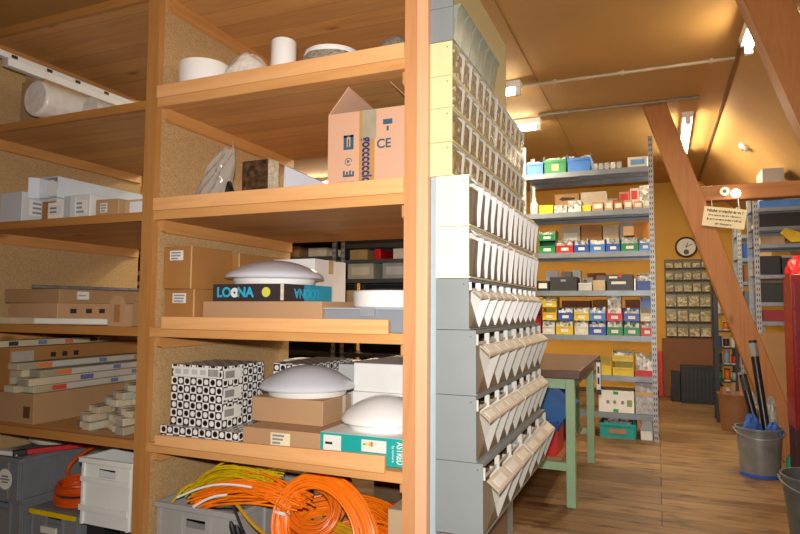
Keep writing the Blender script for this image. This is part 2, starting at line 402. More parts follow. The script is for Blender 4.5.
tube_light('added tube light brightening the ceiling far behind the wooden rack', (-4.9, 7.4), (-3.6, 7.4), 2.999)  # added lamp, mostly hidden, put in to brighten the ceiling there
def conduit(label, x0, x1, y, r, mat):
    m = MB(); m.cyl((x0, y, 3.0-r-0.002), (x1, y, 3.0-r-0.002), r, 10)
    t = thing('ceiling_conduit', label, 'conduit', ((x0+x1)/2, y, 2.99)); part('pipe', m, mat, t)
    for x in (x0+0.25, (x0+x1)/2, x1-0.15): part('clip', bx(x-0.012, x+0.012, y-r-0.006, y+r+0.006, 3.0-2*r-0.006, 2.9995), mat, t)
conduit('pale straight conduit along the ceiling nearer the viewer', -0.96, 0.54, 4.82, 0.013, plain('b9ab90', 0.5))
conduit('darker straight conduit along the ceiling above the steel rack', -0.98, 0.36, 5.62, 0.013, plain('85786a', 0.5))
t = thing('light_bulb', 'bright round bulb on the face of the horizontal timber', 'lamp', (0.612, 5.72, 2.16))
m = MB(); m.cyl((0.612, 5.7195, 2.16), (0.612, 5.68, 2.16), 0.022, 16); part('socket', m, WHITE, t)
m = MB(); m.lathe([(0, -0.035), (0.02, -0.03), (0.034, -0.012), (0.036, 0.004), (0.03, 0.02), (0.015, 0.033), (0, 0.036)], (0.612, 5.655, 2.155), 20); part('bulb', m, BULBG, t, 'glowing white bulb')
m = MB(); m.cyl((0.535, 5.7195, 2.185), (0.535, 5.695, 2.185), 0.036, 24)
t = thing('junction_box', 'small round white junction box beside the bulb on the timber', 'junction box', (0.535, 5.71, 2.15)); part('housing', m, WHITE, t)
m = MB(); m.cyl((0.535, 5.6945, 2.185), (0.535, 5.691, 2.185), 0.015, 16); part('cap', m, plain('6a5c4a', 0.6), t, 'dark centre cap')
# smoke detector on the roof slope
R45 = Matrix.Translation((0.80, 6.6, 2.765)) @ Matrix.Rotation(PI/4, 4, 'Y')
m = MB(); m.M = R45; m.lathe([(0.055, 0.0), (0.055, -0.02), (0.04, -0.032), (0, -0.034)], (0, 0, 0), 24)
t = thing('smoke_detector', 'small round smoke detector on the sloping ceiling', 'smoke detector', (0.80, 6.6, 2.74)); part('housing', m, OFFW, t)
m = MB(); m.M = R45; m.lathe([(0.02, -0.03), (0.015, -0.042), (0, -0.043)], (0, 0, 0), 16); part('cap', m, plain('8a7a60', 0.5), t)

# notice board hanging from the horizontal timber
t = thing('notice_board', 'white notice board with black writing hanging askew below the bulb', 'sign', (0.52, 5.68, 1.86))
SM = Matrix.Translation((0.523, 5.672, 1.96)) @ Matrix.Rotation(math.radians(9), 4, 'Y')
m = MB(); m.M = SM; m.box(-0.158, 0.158, -0.006, 0.006, -0.082, 0.082); part('board', m, plain('e2d6b4', 0.6), t, bev=0.002)
def srow(s, z, size, b=0.0): letters(s, size, SM @ Matrix.Translation((0, -0.0072, z)) @ Matrix.Rotation(PI/2, 4, 'X'), INKD, t, bold=b)
srow('Nicht verschieben !', 0.05, 0.034, 0.0012); srow('Hier unten ist der Hammer', 0.014, 0.022, 0.0006); srow('& wer weiter geht verliert', -0.02, 0.024, 0.0008); srow('alle Garantien', -0.056, 0.022, 0.0006)
for x in (-0.10, 0.10):
    m = MB(); p = SM @ Vector((x, 0.0, 0.08)); m.cyl(p, (p.x, 5.715, 2.118), 0.003, 6); part('string', m, OFFW, t)

# ------------------------------------------------------------------ back wall: clock, bin rack, boxes
t = thing('wall_clock', 'round wall clock with white face and dark rim on the ochre wall', 'clock', (0.385, 9.39, 1.93))
m = MB().at((0.385, 9.399, 2.07), rx=PI/2); m.lathe([(0.145, 0), (0.145, 0.03), (0.13, 0.04), (0.12, 0.035), (0.12, 0.0)], (0, 0, 0), 40); part('rim', m, plain('4a3226', 0.4), t, 'dark rim')
m = MB().at((0.385, 9.399, 2.07), rx=PI/2); m.lathe([(0.125, 0.008), (0.125, 0.022), (0, 0.022)], (0, 0, 0), 40); part('face', m, PAPER, t, 'white face')
for a, L, wd in ((62, 0.09, 0.008), (20, 0.065, 0.01)):
    m = MB().at((0.385, 9.374, 2.07), ry=math.radians(a)); m.box(-wd/2, wd/2, -0.003, 0.0, -0.01, L); part('hand', m, BLACK, t)
m = MB(); m.cyl((0.385, 9.376, 2.0), (0.385, 9.370, 2.0), 0.035, 16); part('dial_mark', m, plain('3a3a3a', 0.5), t, 'dark oval mark')

t = thing('wall_bin_rack', 'wall rack of small clear bins hanging on the ochre wall below the clock', 'bin rack', (0.39, 9.39, 0.82))
part('back_panel', bx(0.10, 0.68, 9.375, 9.399, 0.81, 1.90), plain('5c5444', 0.6), t)
rows = [(1.775, 0.11, 5), (1.61, 0.15, 5), (1.445, 0.15, 5), (1.24, 0.19, 4), (1.035, 0.19, 4), (0.83, 0.19, 4)]
CL2 = clear('cfcab4', 0.2, 0.15, 'bin_front')
for z, h, n in rows:
    wd = 0.57/n
    for i in range(n):
        x = 0.105 + i*wd
        m = MB(); m.box(x+0.012, x+wd-0.012, 9.32, 9.372, z+0.006, z+h*random.uniform(0.55, 0.78), 1)
        m.prism([(9.374, z), (9.325, z), (9.29, z+h*0.80), (9.374, z+h*0.90)], 'x', x+0.007, x+wd-0.007, 0)
        part('bin', m, [CL2, speckle('8a7f58', 'b8ac80', 'e0d8ba', 30+5*(i % 3), 0.5, 'c08040')], t)

# ------------------------------------------------------------------ tall wooden rack (two bays)
RK = thing('storage_rack', 'tall wooden rack with chipboard sides and deep board shelves', 'rack', (-2.0, 2.5, 0))
ZS = [0.012, 0.597, 1.075, 1.573, 2.066, 2.565]        # shelf undersides
TH = 0.03
for x0, x1, em in ((-3.235, -3.172, PINE_Z), (-2.05, -1.987, PINE_Z), (-0.823, -0.775, wood('b87e4c', 'c58c5c', 'z', knots=False))):
    p = part('side_panel', bx(x0+0.008, x1-0.0, 2.022, 3.06, 0, 2.6), CHIP, RK, 'chipboard side panel')
    part('front_edge', bx(x0, x1, 1.99, 2.021, 0, 2.6), em, p, 'pine front edge')
part('corner_post', bx(-0.774, -0.7295, 1.978, 2.03, 0, 2.6), wood('cf9a70', 'd8a880', 'z', knots=False), RK, 'paler pine corner post', bev=0.003)
for k, z in enumerate(ZS):
    for bay, (x0, x1) in enumerate(((-1.986, -0.824), (-3.171, -2.051))):
        s = part('shelf', bx(x0, x1, 2.016, 3.05, z, z+TH), PINE_X, RK)
        eb = wood('c08548', 'd09a5e', 'x', knots=False) if bay == 0 else wood('a06a32', 'b07a40', 'x', knots=False)  # left bay edges get a darker pine for the flash falling off
        part('front_edge', bx(x0, x1, 1.994, 2.0155, z-0.004, z+TH+0.004), eb, s)
        if bay == 0 and k in (3, 4): part('front_lip', bx(x0, x1, 1.985, 2.004, z+TH+0.0045, z+0.09), PINE_LIP, s, 'raised pale pine lip', bev=0.002)
        if bay == 0 and k == 2: part('front_lip', bx(-1.91, -0.875, 1.976, 1.9935, z+TH, z+0.082), PINE_LIP, s, 'raised pale pine lip', bev=0.002)
        if bay == 0 and k == 1:
            m = MB(); m.prism([(-1.925, z+TH), (-0.885, z+TH-0.002), (-0.885, z+0.088), (-1.925, z+0.072)], 'y', 1.976, 1.9935); part('front_lip', m, PINE_LIP, s, 'raised pale pine lip', bev=0.002)
        if k:
            m = MB(); m.prism([(2.03, z-0.045), (2.05, z-0.055), (3.04, z-0.055), (3.04, z-0.001), (2.03, z-0.001)], 'x', x0+0.0005, x0+0.024); part('cleat', m, PINE_Y, s)
            m = MB(); m.prism([(2.03, z-0.045), (2.05, z-0.055), (3.04, z-0.055), (3.04, z-0.001), (2.03, z-0.001)], 'x', x1-0.024, x1-0.0005); part('cleat', m, PINE_Y, s)
S0, S1, S2, S3, S4 = [z+TH+0.0006 for z in ZS[:5]]

# ------------------------------------------------------------------ tilt-bin cabinet beside the rack
t = thing('bin_cabinet_back', 'tall flat backing panel behind the stacked bin units, cream above and blue-grey below', 'panel', (-0.72, 2.6, 0))
part('upper_panel', bx(-0.745, -0.7295, 2.04, 3.2, 1.66, 2.62), CREAMP, t, 'cream upper panel')
part('lower_panel', bx(-0.728, -0.7065, 2.01, 3.2, 0.0, 1.659), BLUEG, t, 'blue-grey lower panel')
solo('plinth', bx(-0.705, -0.60, 2.06, 2.606, 0, 0.449), plain('86705a', 0.7, var=0.06), 'brown board plinth under the near end of the bin cabinet', 'plinth')
def bin_unit(label, y0, y1, z0, z1, xf, n, mat, d, fill, big, x0=-0.7055):
    h = z1-z0-0.002; z1 = z0+h
    t = thing('tilt_bin_unit', label, 'bin cabinet', ((x0+xf)/2, (y0+y1)/2, z0), 'stacked tilt-bin units')
    m = MB(); m.box(x0, xf, y0, y0+0.004, z0, z1); m.box(x0, xf, y1-0.004, y1, z0, z1); m.box(x0, x0+0.004, y0+0.004, y1-0.004, z0, z1)
    m.box(x0+0.004, xf+0.003, y0+0.004, y1-0.004, z0, z0+0.005); m.box(x0+0.004, xf-0.004, y0+0.004, y1-0.004, z1-0.005, z1)
    if big: m.box(xf-0.004, xf, y0+0.004, y1-0.004, z1-0.012, z1)
    part('housing', m, mat, t)
    m = MB(); m.cyl((xf-0.018, y0+0.0005, z1-0.02), (xf-0.018, y0-0.0015, z1-0.02), 0.0022, 8); part('screw', m, DARK, t)
    p = (y1-y0-0.012)/n
    for i in range(n):
        a = y0+0.006+i*p+0.0015; b = a+p-0.003
        m = MB(); zb = z0+0.007; fx = xf+0.002
        if big:
            prof = [(fx-0.03, zb), (fx, zb), (fx+d, z0+0.60*h), (fx+d, z0+0.635*h), (fx+0.010, z0+0.77*h), (fx-0.03, z0+0.77*h)]
        else:
            prof = [(fx-0.03, zb), (fx+d*0.35, zb), (fx+d*0.5, z0+0.3*h), (fx+d, z0+0.80*h), (fx+d, z0+0.84*h), (fx+0.004, z0+0.93*h), (fx-0.03, z0+0.93*h)]
        m.prism(prof, 'y', a, a+0.003, 1 if i == 0 and y0 < 2.1 else 0); m.prism(prof, 'y', b-0.003, b, 0)
        k = len(prof)
        if big:
            for ya_, yb_ in ((a, a+0.004), (b-0.004, b)): m.box(fx-0.012, fx+0.004, ya_, yb_, z0+0.77*h, z1-0.013, 0)
            m.box(fx-0.006, fx-0.004, a+0.004, b-0.004, z0+0.77*h, z0+0.82*h, 3)
            m.quad((prof[1][0], a+0.003, prof[1][1]), (prof[1][0], b-0.003, prof[1][1]), (prof[2][0], b-0.003, prof[2][1]), (prof[2][0], a+0.003, prof[2][1]), 1)
            m.prism([(prof[2][0]-0.002, prof[2][1]), prof[2], prof[3], prof[4], (prof[4][0]-0.003, prof[4][1]-0.002), (prof[3][0]-0.003, prof[3][1]-0.002)], 'y', a+0.003, b-0.003, 3)
        else:
            for q in range(1, 4):
                m.quad((prof[q][0], a+0.003, prof[q][1]), (prof[q][0], b-0.003, prof[q][1]), (prof[q+1][0], b-0.003, prof[q+1][1]), (prof[q+1][0], a+0.003, prof[q+1][1]), 1)
            m.prism([prof[3], prof[4], prof[5], (prof[5][0]-0.002, prof[5][1]-0.003)], 'y', a+0.003, b-0.003, 0)
        fz = z0 + h*random.uniform(0.45, 0.8)
        if big: m.prism([(x0+0.008, zb), (fx-0.001, zb), (fx-0.034, z0+0.64*h), (fx-0.034, z0+0.72*h), (x0+0.008, z0+0.72*h)], 'y', a+0.003, b-0.003, 2)
        else:
            g = 0.006 if d < 0.02 else 0.012
            m.prism([(x0+0.008, zb), (fx+d*0.35-g*0.6, zb), (fx+d*0.5-g, z0+0.3*h), (fx+d-g*1.5, z0+0.76*h), (x0+0.008, z0+0.80*h)], 'y', a+0.003, b-0.003, 2)
        m.box(x0+0.006, x0+0.007, a+0.003, b-0.003, fz, z1-0.012, 4)
        bo = part('bin', m, [BINWALL_GLARE if n >= 5 and d > 0.02 else BINWALL, BINCLR, fill, LABELB, plain('5a4a34', 0.6)], t)
        if big:
            c0 = Vector(prof[3]); c1 = Vector(prof[4]); md = MB()
            p0 = c0.lerp(c1, 0.2); p1 = c0.lerp(c1, 0.8); nn = Vector((c1.y-c0.y, -(c1.x-c0.x))).normalized()*0.001
            if nn.x < 0: nn = -nn
            md.prism([tuple(p0), tuple(p0+nn), tuple(p1+nn), tuple(p1)], 'y', a+0.2*(b-a), b-0.2*(b-a)); part('label_card', md, PAPER, bo, 'white label card')
    return t
YN = (2.0, 2.599); YF = (2.601, 3.2)
ord_ = ['first', 'second', 'third', 'fourth']
for i, (za, zb) in enumerate([(2.017, 2.141), (1.902, 2.017), (1.78, 1.902), (1.66, 1.78)]):
    for nm, (ya, yb) in (('near', YN), ('far', YF)):
        bin_unit(f'{nm} shallow cream unit of six small clear bins, {ord_[i]} cream row from the top', ya, yb, za, zb, -0.647, 6, CREAM, 0.013, BINFILL2, False, -0.7285)
for i, (za, zb) in enumerate([(1.482, 1.66), (1.303, 1.482)]):
    for nm, (ya, yb) in (('near', YN), ('far', YF)):
        bin_unit(f'{nm} deeper cream unit of six tall clear bins, {["upper", "lower"][i]} of the two deep cream rows', ya, yb, za, zb, -0.587, 6, CREAM_BLOWN, 0.022, BINFILL, False)
for nm, (ya, yb) in (('near', YN), ('far', YF)):
    bin_unit(f'{nm} grey unit of five tilt bins brightened for flash glare right below the cream units', ya, yb, 1.127, 1.303, -0.587, 5, GREYCAB, 0.038, BINFILL, True)
for i, (za, zb) in enumerate([(0.908, 1.127), (0.689, 0.908)]):
    for nm, (ya, yb) in (('near', YN), ('far', YF)):
        bin_unit(f'{nm} grey unit of four big tilt bins with label flaps, {["upper", "lower"][i]} row', ya, yb, za, zb, -0.563, 4, GREYCAB, 0.043, BINFILL, True)
for nm, (ya, yb) in (('near', YN), ('far', YF)):
    bin_unit(f'{nm} grey unit of three very big tilt bins in the lowest row', ya, yb, 0.45, 0.689, -0.54, 3, GREYCAB, 0.05, BINFILL, True)
# top unit: frosted bins tipped open
t = thing('tilt_bin_unit', 'topmost grey unit of frosted bins on the cream units', 'bin cabinet', (-0.67, 2.3, 2.1415), 'stacked tilt-bin units')
m = MB(); m.box(-0.7285, -0.645, 2.0, 2.004, 2.1415, 2.262); m.box(-0.7285, -0.645, 2.0, 2.004, 2.264, 2.38); m.box(-0.7285, -0.724, 2.004, 2.6, 2.1415, 2.38); m.box(-0.724, -0.647, 2.004, 2.6, 2.1415, 2.1465)
part('housing', m, GREYCAB, t)
for i in range(6):
    a = 2.012+i*0.098; m = MB()
    prof = [(-0.69, 2.149), (-0.646, 2.149), (-0.63, 2.255), (-0.618, 2.268), (-0.618, 2.276), (-0.69, 2.262)]
    m.prism(prof, 'y', a, a+0.09); part('bin', m, FROST, t)
    

# ------------------------------------------------------------------ helpers: goods
def carton(name, label, x0, x1, y0, y1, z0, z1, mat=None, cat='box', tape=None, group=None, bev=0.003, flap=None):
    t = thing(name, label, cat, ((x0+x1)/2, (y0+y1)/2, z0), group)
    part('box_body', bx(x0, x1, y0, y1, z0, z1), mat or CARD, t, bev=bev)
    if tape:
        tm, ax = tape
        c = (x0+x1)/2 if ax == 'y' else (y0+y1)/2
        m = MB()
        if ax == 'y': m.box(c-0.024, c+0.024, y0-0.0008, y1, z1, z1+0.0008); m.box(c-0.024, c+0.024, y0-0.0012, y0-0.0002, z1-0.07, z1+0.0008)
        else: m.box(x0, x1+0.0008, c-0.024, c+0.024, z1, z1+0.0008); m.box(x1+0.0002, x1+0.0012, c-0.024, c+0.024, z1-0.07, z1+0.0008)
        part('tape', m, tm, t)
    return t
def flabel(t, x0, x1, z0, z1, y, mat=PAPER, lines=3, ink=None):  # label on a front face
    p = part('label', bx(x0, x1, y-0.0009, y-0.0001, z0, z1), mat, t, 'white paper label' if mat is PAPER else None)
    ink = ink or plain('8a8a90', 0.8)
    for i in range(lines):
        z = z1-(i+0.7)*(z1-z0)/(lines+0.4); L = (x1-x0)*random.uniform(0.4, 0.8)
        part('print', bx(x0+(x1-x0)*0.1, x0+(x1-x0)*0.1+L, y-0.0013, y-0.0009, z-0.1*(z1-z0), z+0.06*(z1-z0)), ink, p)
    return p
def slabel(t, x, y0, y1, z0, z1, mat=PAPER, lines=2):
    p = part('label', bx(x+0.0001, x+0.0009, y0, y1, z0, z1), mat, t)
    for i in range(lines):
        z = z1-(i+0.7)*(z1-z0)/(lines+0.4)
        part('print', bx(x+0.0009, x+0.0013, y0+(y1-y0)*0.1, y0+(y1-y0)*random.uniform(0.5, 0.85), z-0.08*(z1-z0), z+0.06*(z1-z0)), plain('8a8a90', 0.8), p)
    return p
GLASSG = plain('d2d4dc', 0.15, var=0.02)
def dome_lamp(label, x, y, z, r, h, ry=0.0, rx=0.0, mat=WHITEG):
    t = thing('dome_ceiling_lamp', label, 'lamp', (x, y, z), 'dome lamps lying on boxes')
    prof = [(0, 0.006)] + [(r*0.72, 0.004), (r*0.78, 0.012), (r*0.80, 0.03)]
    m = MB().at((x, y, z), rx=rx, ry=ry); m.lathe([(0, 0.0), (r*0.80, 0.0), (r*0.82, 0.01), (r*0.84, 0.03), (0, 0.03)], (0, 0, 0), 48); part('base_ring', m, WHITE, t)
    dome = [(r*0.83, 0.022), (r*0.985, 0.028), (r, 0.034), (r*0.99, 0.041)]
    for i in range(1, 17):
        q = 1-i/16; dome.append((r*0.98*q, 0.044+(h-0.044)*(1-q*q)**0.9))
    dome[-1] = (0, h)
    m = MB().at((x, y, z), rx=rx, ry=ry); m.lathe(dome, (0, 0, 0), 56); part('glass_dome', m, mat, t, 'opal glass dome')
    return t

# ---- main bay, top shelf in view
def lampshade(label, x, y, r, h, z=S4):
    m = MB(); m.lathe([(r*0.55, 0), (r*0.80, 0.02), (r*0.95, h*0.4), (r, h*0.8), (r*0.98, h), (r*0.9, h), (r*0.88, h*0.8), (r*0.7, 0.03), (0, 0.02)], (x, y, z), 40)
    return solo('glass_lampshade', m, WHITEG, label, 'lampshade')
lampshade('white opal glass bowl shade at the left end of the highest shelf', -1.870, 2.15, 0.113, 0.185)
def lump(name, label, x, y, z, rx_, ry_, h, mat, cat, amp=0.12, seed=1, seg=36):
    rnd = random.Random(seed); ph = [rnd.uniform(0, 6.28) for _ in range(6)]
    m = MB(); n = 14; vs = []; fs = []
    for i in range(n+1):
        a = i/n*PI/2
        for k in range(seg):
            q = 2*PI*k/seg; d = 1+amp*(math.sin(3*q+ph[0]+2*a)+0.6*math.sin(5*q+ph[1]-3*a)+0.5*math.sin(8*q+ph[2]+5*a)+0.4*math.sin(13*q+ph[3]+7*a))*0.5
            vs.append((x+rx_*d*math.cos(a)**0.8*math.cos(q), y+ry_*d*math.cos(a)**0.8*math.sin(q), z+h*math.sin(a)*(1+amp*0.4*math.sin(4*q+ph[4]))))
    for i in range(n):
        for k in range(seg): fs.append((i*seg+k, i*seg+(k+1) % seg, (i+1)*seg+(k+1) % seg, (i+1)*seg+k))
    fs.append(tuple(range(seg))[::-1]); m.add(vs, fs)
    return solo(name, m, mat, label, cat)
BUBBLE = plain('b9b4a8', 0.3, var=0.25, scale=70, bump=0.8); FOIL = plain('e4dfd6', 0.25, var=0.12, scale=26, bump=0.8); GREYB = plain('8d8778', 0.35, var=0.3, scale=90, bump=0.9)
lump('wrapped_lampshade', 'lampshade wrapped in crumpled pale plastic beside the white glass bowl', -1.665, 2.20, S4, 0.125, 0.115, 0.225, FOIL, 'lampshade', 0.10, 4)
m = MB(); m.lathe([(0.07, 0), (0.085, 0.02), (0.09, 0.12), (0.075, 0.19), (0.04, 0.215), (0, 0.22)], (-1.86, 2.47, S4), 32); solo('glass_lampshade', m, WHITEG, 'rounded white shade behind the plastic-wrapped lampshade', 'lampshade')
t = thing('cylinder_lampshade', 'upright white cylinder shade in the middle of the highest shelf', 'lampshade', (-1.455, 2.16, S4))
m = MB(); m.lathe([(0.052, 0), (0.0545, 0.004), (0.0545, 0.232), (0.052, 0.236), (0.046, 0.236), (0.046, 0.02), (0, 0.02)], (-1.455, 2.16, S4), 36); part('glass', m, WHITEG, t)
m = MB(); m.lathe([(0.051, 0.2365), (0.047, 0.2365), (0.047, 0.24), (0.051, 0.24)], (-1.455, 2.16, S4), 36); part('rim', m, plain('d8c8b8', 0.4), t)
t = thing('wrapped_dish_lamp', 'round white dish lamp half wrapped in grey bubble film on the highest shelf', 'lamp', (-1.25, 2.22, S4))
m = MB(); m.lathe([(0.10, 0), (0.13, 0.03), (0.138, 0.09), (0.125, 0.145), (0.0, 0.15)], (-1.25, 2.22, S4), 40, jit=0.03); part('bubble_wrap', m, GREYB, t, 'grey bubble film')
m = MB(); m.lathe([(0.11, 0.14), (0.122, 0.152), (0.118, 0.168), (0.08, 0.182), (0, 0.187)], (-1.25, 2.22, S4), 40); part('glass_dish', m, WHITEG, t, 'white glass dish')
lump('wrapped_lampshade', 'low grey film-wrapped bundle at the right end of the highest shelf', -0.965, 2.24, S4, 0.115, 0.11, 0.205, GREYB, 'lampshade', 0.06, 9)
lump('wrapped_lampshade', 'small grey film-wrapped bundle left of the white cylinder shade', -1.53, 2.36, S4, 0.08, 0.07, 0.17, GREYB, 'lampshade', 0.1, 12)

# ---- main bay, second shelf: bag, cube, white board, open carton
PLASTIC = clear('b4aca0', 0.62, 0.12, 'plastic_film')
def bag():
    m = MB(); rnd = random.Random(3); nu, nv = 16, 14; vs = []; fs = []
    for s in (0, 1):
        for j in range(nv+1):
            v = j/nv; z = S3 + (0.03+0.30*v)*(1 if s == 0 else 0.96)
            xl = -1.965+0.20*v**1.3; xr = -1.725+0.015*v
            for i in range(nu+1):
                u = i/nu; x = xl+(xr-xl)*u
                th = 0.045*(1-v**2)*math.sin(PI*u)+0.006
                y = 2.17+(-th if s == 0 else th)+0.012*math.sin(9*u+7*v+s)*v+0.006*math.sin(23*u-11*v)
                vs.append((x, y, z*1.0+0.012*math.sin(5*u+2)*v-0.03*(1-v)*0 + (0.02 if u > 0.9 and v > .9 else 0)))
    w1 = nu+1; k = (nv+1)*w1
    for j in range(nv):
        for i in range(nu):
            a = j*w1+i; fs.append((a, a+1, a+w1+1, a+w1)); b = k+a; fs.append((b, b+w1, b+w1+1, b+1))
    # seal bottom and sides
    for i in range(nu): fs.append((i, k+i, k+i+1, i+1))
    for j in range(nv):
        a = j*w1; fs.append((a, a+w1, k+a+w1, k+a)); a = j*w1+nu; fs.append((a, k+a, k+a+w1, a+w1))
    zmin = min(v[2] for v in vs); vs = [(a, b, c-zmin+S3) for a, b, c in vs]
    m.add(vs, fs); solo('plastic_bag', m, PLASTIC, 'crumpled clear grey plastic bag standing against the chipboard side', 'bag')
bag()
t = thing('foil_cube', 'dark glossy foil-wrapped cube between the plastic bag and the white board', 'package', (-1.605, 2.24, S3))
m = MB(); m.box(-1.675, -1.535, 2.18, 2.25, S3, S3+0.235); part('package_body', m, plain('4e3a28', 0.12, var=0.75, scale=34, bump=0.6), t, bev=0.006)
m = MB(); m.box(-1.5349, -1.530, 2.179, 2.25, S3, S3+0.235); part('edge_strip', m, plain('c8b89a', 0.2, var=0.4, scale=40), t)
lump('cable_scrap', 'small black scrap lying between the bag and the foil cube', -1.70, 2.13, S3, 0.02, 0.03, 0.13, BLACK, 'scrap', 0.2, 5)
m = MB(); m.prism([(-1.525, S3), (-1.21, S3), (-1.27, S3+0.11), (-1.515, S3+0.225)], 'y', 2.27, 2.33); solo('foam_board', m, plain('c9ccd4', 0.5, var=0.03), 'white wedge-shaped foam board between the foil cube and the open carton', 'board', bev=0.004)

t = thing('open_carton', 'open pinkish carton with raised flaps and taped seam on the second shelf', 'box', (-1.03, 2.3, S3))
X0, X1, Y0, Y1, Z1 = -1.197, -0.832, 2.10, 2.45, S3+0.362
m = MB(); wl = 0.005
m.box(X0, X1, Y0, Y1, S3, S3+wl); m.box(X0, X1, Y0, Y0+wl, S3+wl, Z1); m.box(X0, X1, Y1-wl, Y1, S3+wl, Z1); m.box(X0, X0+wl, Y0+wl, Y1-wl, S3+wl, Z1); m.box(X1-wl, X1, Y0+wl, Y1-wl, S3+wl, Z1)
part('box_body', m, CARDPINK, t)
def flap(pts, mat=CARDPINK):
    a, b, c, d = [Vector(p) for p in pts]; n = (b-a).cross(d-a).normalized()*0.004
    m = MB(); m.add([a, b, c, d, a+n, b+n, c+n, d+n], [(0, 1, 2, 3), (7, 6, 5, 4), (0, 4, 5, 1), (1, 5, 6, 2), (2, 6, 7, 3), (3, 7, 4, 0)]); part('flap', m, mat, t)
CARDIN = plain('a07848', 0.8, var=0.06)
flap([(X0, Y0, Z1), (X0, Y1, Z1), (X0+0.085, Y1, Z1+0.082), (X0+0.105, Y0-0.03, Z1+0.092)])
flap([(X0, Y1, Z1), (X1, Y1, Z1), (X1-0.06, Y1+0.04, Z1+0.08), (X0+0.08, Y1+0.04, Z1+0.08)], CARDIN)
flap([(X1, Y0, Z1), (X1, Y1, Z1), (X1-0.085, Y1, Z1+0.08), (X1-0.09, Y0-0.02, Z1+0.09)], CARDIN)
part('tape', bx(-1.058, -0.992, Y0-0.001, Y0-0.0002, S3+0.01, Z1), plain('b88a52', 0.25, var=0.05), t, 'brown tape strip')
part('tape', bx(-1.045, -0.985, Y0-0.0016, Y0-0.001, Z1-0.115, Z1), plain('a89c84', 0.2, var=0.15), t, 'grey tape patch')
letters('goccccccio', 0.062, Matrix.Translation((-1.024, Y0-0.002, S3+0.165)) @ Matrix.Rotation(PI/2, 4, 'Y') @ Matrix.Rotation(PI/2, 4, 'X'), INKB, t, bold=0.002, sx=0.66)
letters('CE', 0.05, front(-0.953, Y0-0.001, S3+0.222), INK, t, bold=0.001)
m = MB()
m.box(-1.127, -1.083, Y0-0.001, Y0-0.0002, S3+0.213, S3+0.223)
m.box(-1.127, -1.113, Y0-0.001, Y0-0.0002, S3+0.223, S3+0.27); m.box(-1.097, -1.083, Y0-0.001, Y0-0.0002, S3+0.223, S3+0.27); m.box(-1.108, -1.102, Y0-0.001, Y0-0.0002, S3+0.223, S3+0.255)
m.box(-1.127, -1.083, Y0-0.001, Y0-0.0002, S3+0.262, S3+0.271)
part('arrow_mark', m, INK, t)
m = MB().at((-1.105, Y0-0.0006, S3+0.165)); m.tube([(0.014*math.cos(q*0.5), 0, 0.014*math.sin(q*0.5)) for q in range(12)], 0.0016, 5); m.box(-0.006, 0.004, -0.0004, 0.0004, -0.004, 0.006); part('recycling_mark', m, INK, t)
m = MB(); m.box(-1.128, -1.08, Y0-0.001, Y0-0.0002, S3+0.105, S3+0.113)
for i in range(4): m.box(-1.128+i*0.0135, -1.12+i*0.0135, Y0-0.001, Y0-0.0002, S3+0.113, S3+0.13-0.004*(i % 2))
part('crown_mark', m, INK, t)
m = MB(); m.box(-0.957, -0.918, Y0-0.001, Y0-0.0002, S3+0.297, S3+0.317); part('box_mark', m, INK, t); m = MB(); m.box(-0.942, -0.933, Y0-0.001, Y0-0.0002, S3+0.272, S3+0.29); part('box_mark', m, INK, t)
letters('MADE IN ITALY', 0.014, front(-1.105, Y0-0.001, S3+0.082), INK, t)

# ---- main bay, third shelf
for i, (x0, x1, z0, z1, y0, y1) in enumerate([(-1.975, -1.815, S2, S2+0.168, 2.06, 2.33), (-1.982, -1.83, S2+0.169, S2+0.352, 2.055, 2.325), (-1.955, -1.79, S2, S2+0.168, 2.345, 2.72), (-1.955, -1.80, S2+0.169, S2+0.345, 2.34, 2.74)]):
    t = carton('cardboard_box', ['lower front brown carton with white label against the rack side', 'upper front brown carton with white label against the rack side', 'lower rear brown carton behind the labelled pair', 'upper rear brown carton behind the labelled pair'][i], x0, x1, y0, y1, z0, z1, CARD3, tape=(TAPE, 'y') if i > 1 else None, group='stacked brown cartons on the third shelf')
    if i < 2: flabel(t, x0+0.035 if i else x0+0.045, x0+0.108 if i else x0+0.118, z1-0.06, z1-0.018, y0)
    part('corner_edge', bx(x1-0.002, x1+0.0012, y0-0.0012, y0+0.004, z0, z1), plain('cda878', 0.8), t)
solo('flat_carton', bx(-1.80, -1.215, 2.10, 2.55, S2, S2+0.117), CARD2, 'wide flat brown carton lying under the black lamp box', 'box', bev=0.003)
t = thing('lamp_box', 'flat black lamp box with blue lettering and a yellow dot', 'box', (-1.6, 2.3, S2+0.118))
LM = Matrix.Translation((-1.79, 2.15, S2+0.118)) @ Matrix.Rotation(math.radians(0), 4, 'Z')
bk = plain('3b3334', 0.4, var=0.08)
m = MB(); m.M = LM; m.box(0, 0.366, 0, 0.40, 0, 0.073); part('box_body', m, bk, t, bev=0.002)
m = MB(); m.M = LM; m.box(0.3662, 0.3672, 0.16, 0.40, 0.0, 0.073); m.box(0.0, 0.366, 0.16, 0.40, 0.0731, 0.0736); part('printed_panel', m, plain('1f9fc0', 0.45, var=0.05), t, 'cyan panel')
letters('LO', 0.058, LM @ Matrix.Translation((0.06, -0.0008, 0.036)) @ Matrix.Rotation(PI/2, 4, 'X'), CYAN, t, bold=0.002)
m = MB(); m.M = LM @ Matrix.Translation((0.117, -0.0002, 0.036)) @ Matrix.Rotation(PI/2, 4, 'X'); m.lathe([(0.0135, 0), (0.021, 0), (0.021, 0.001), (0.0135, 0.001)], (0, 0, 0), 28); part('ring_letter', m, WHITE, t, 'white ring-shaped letter')
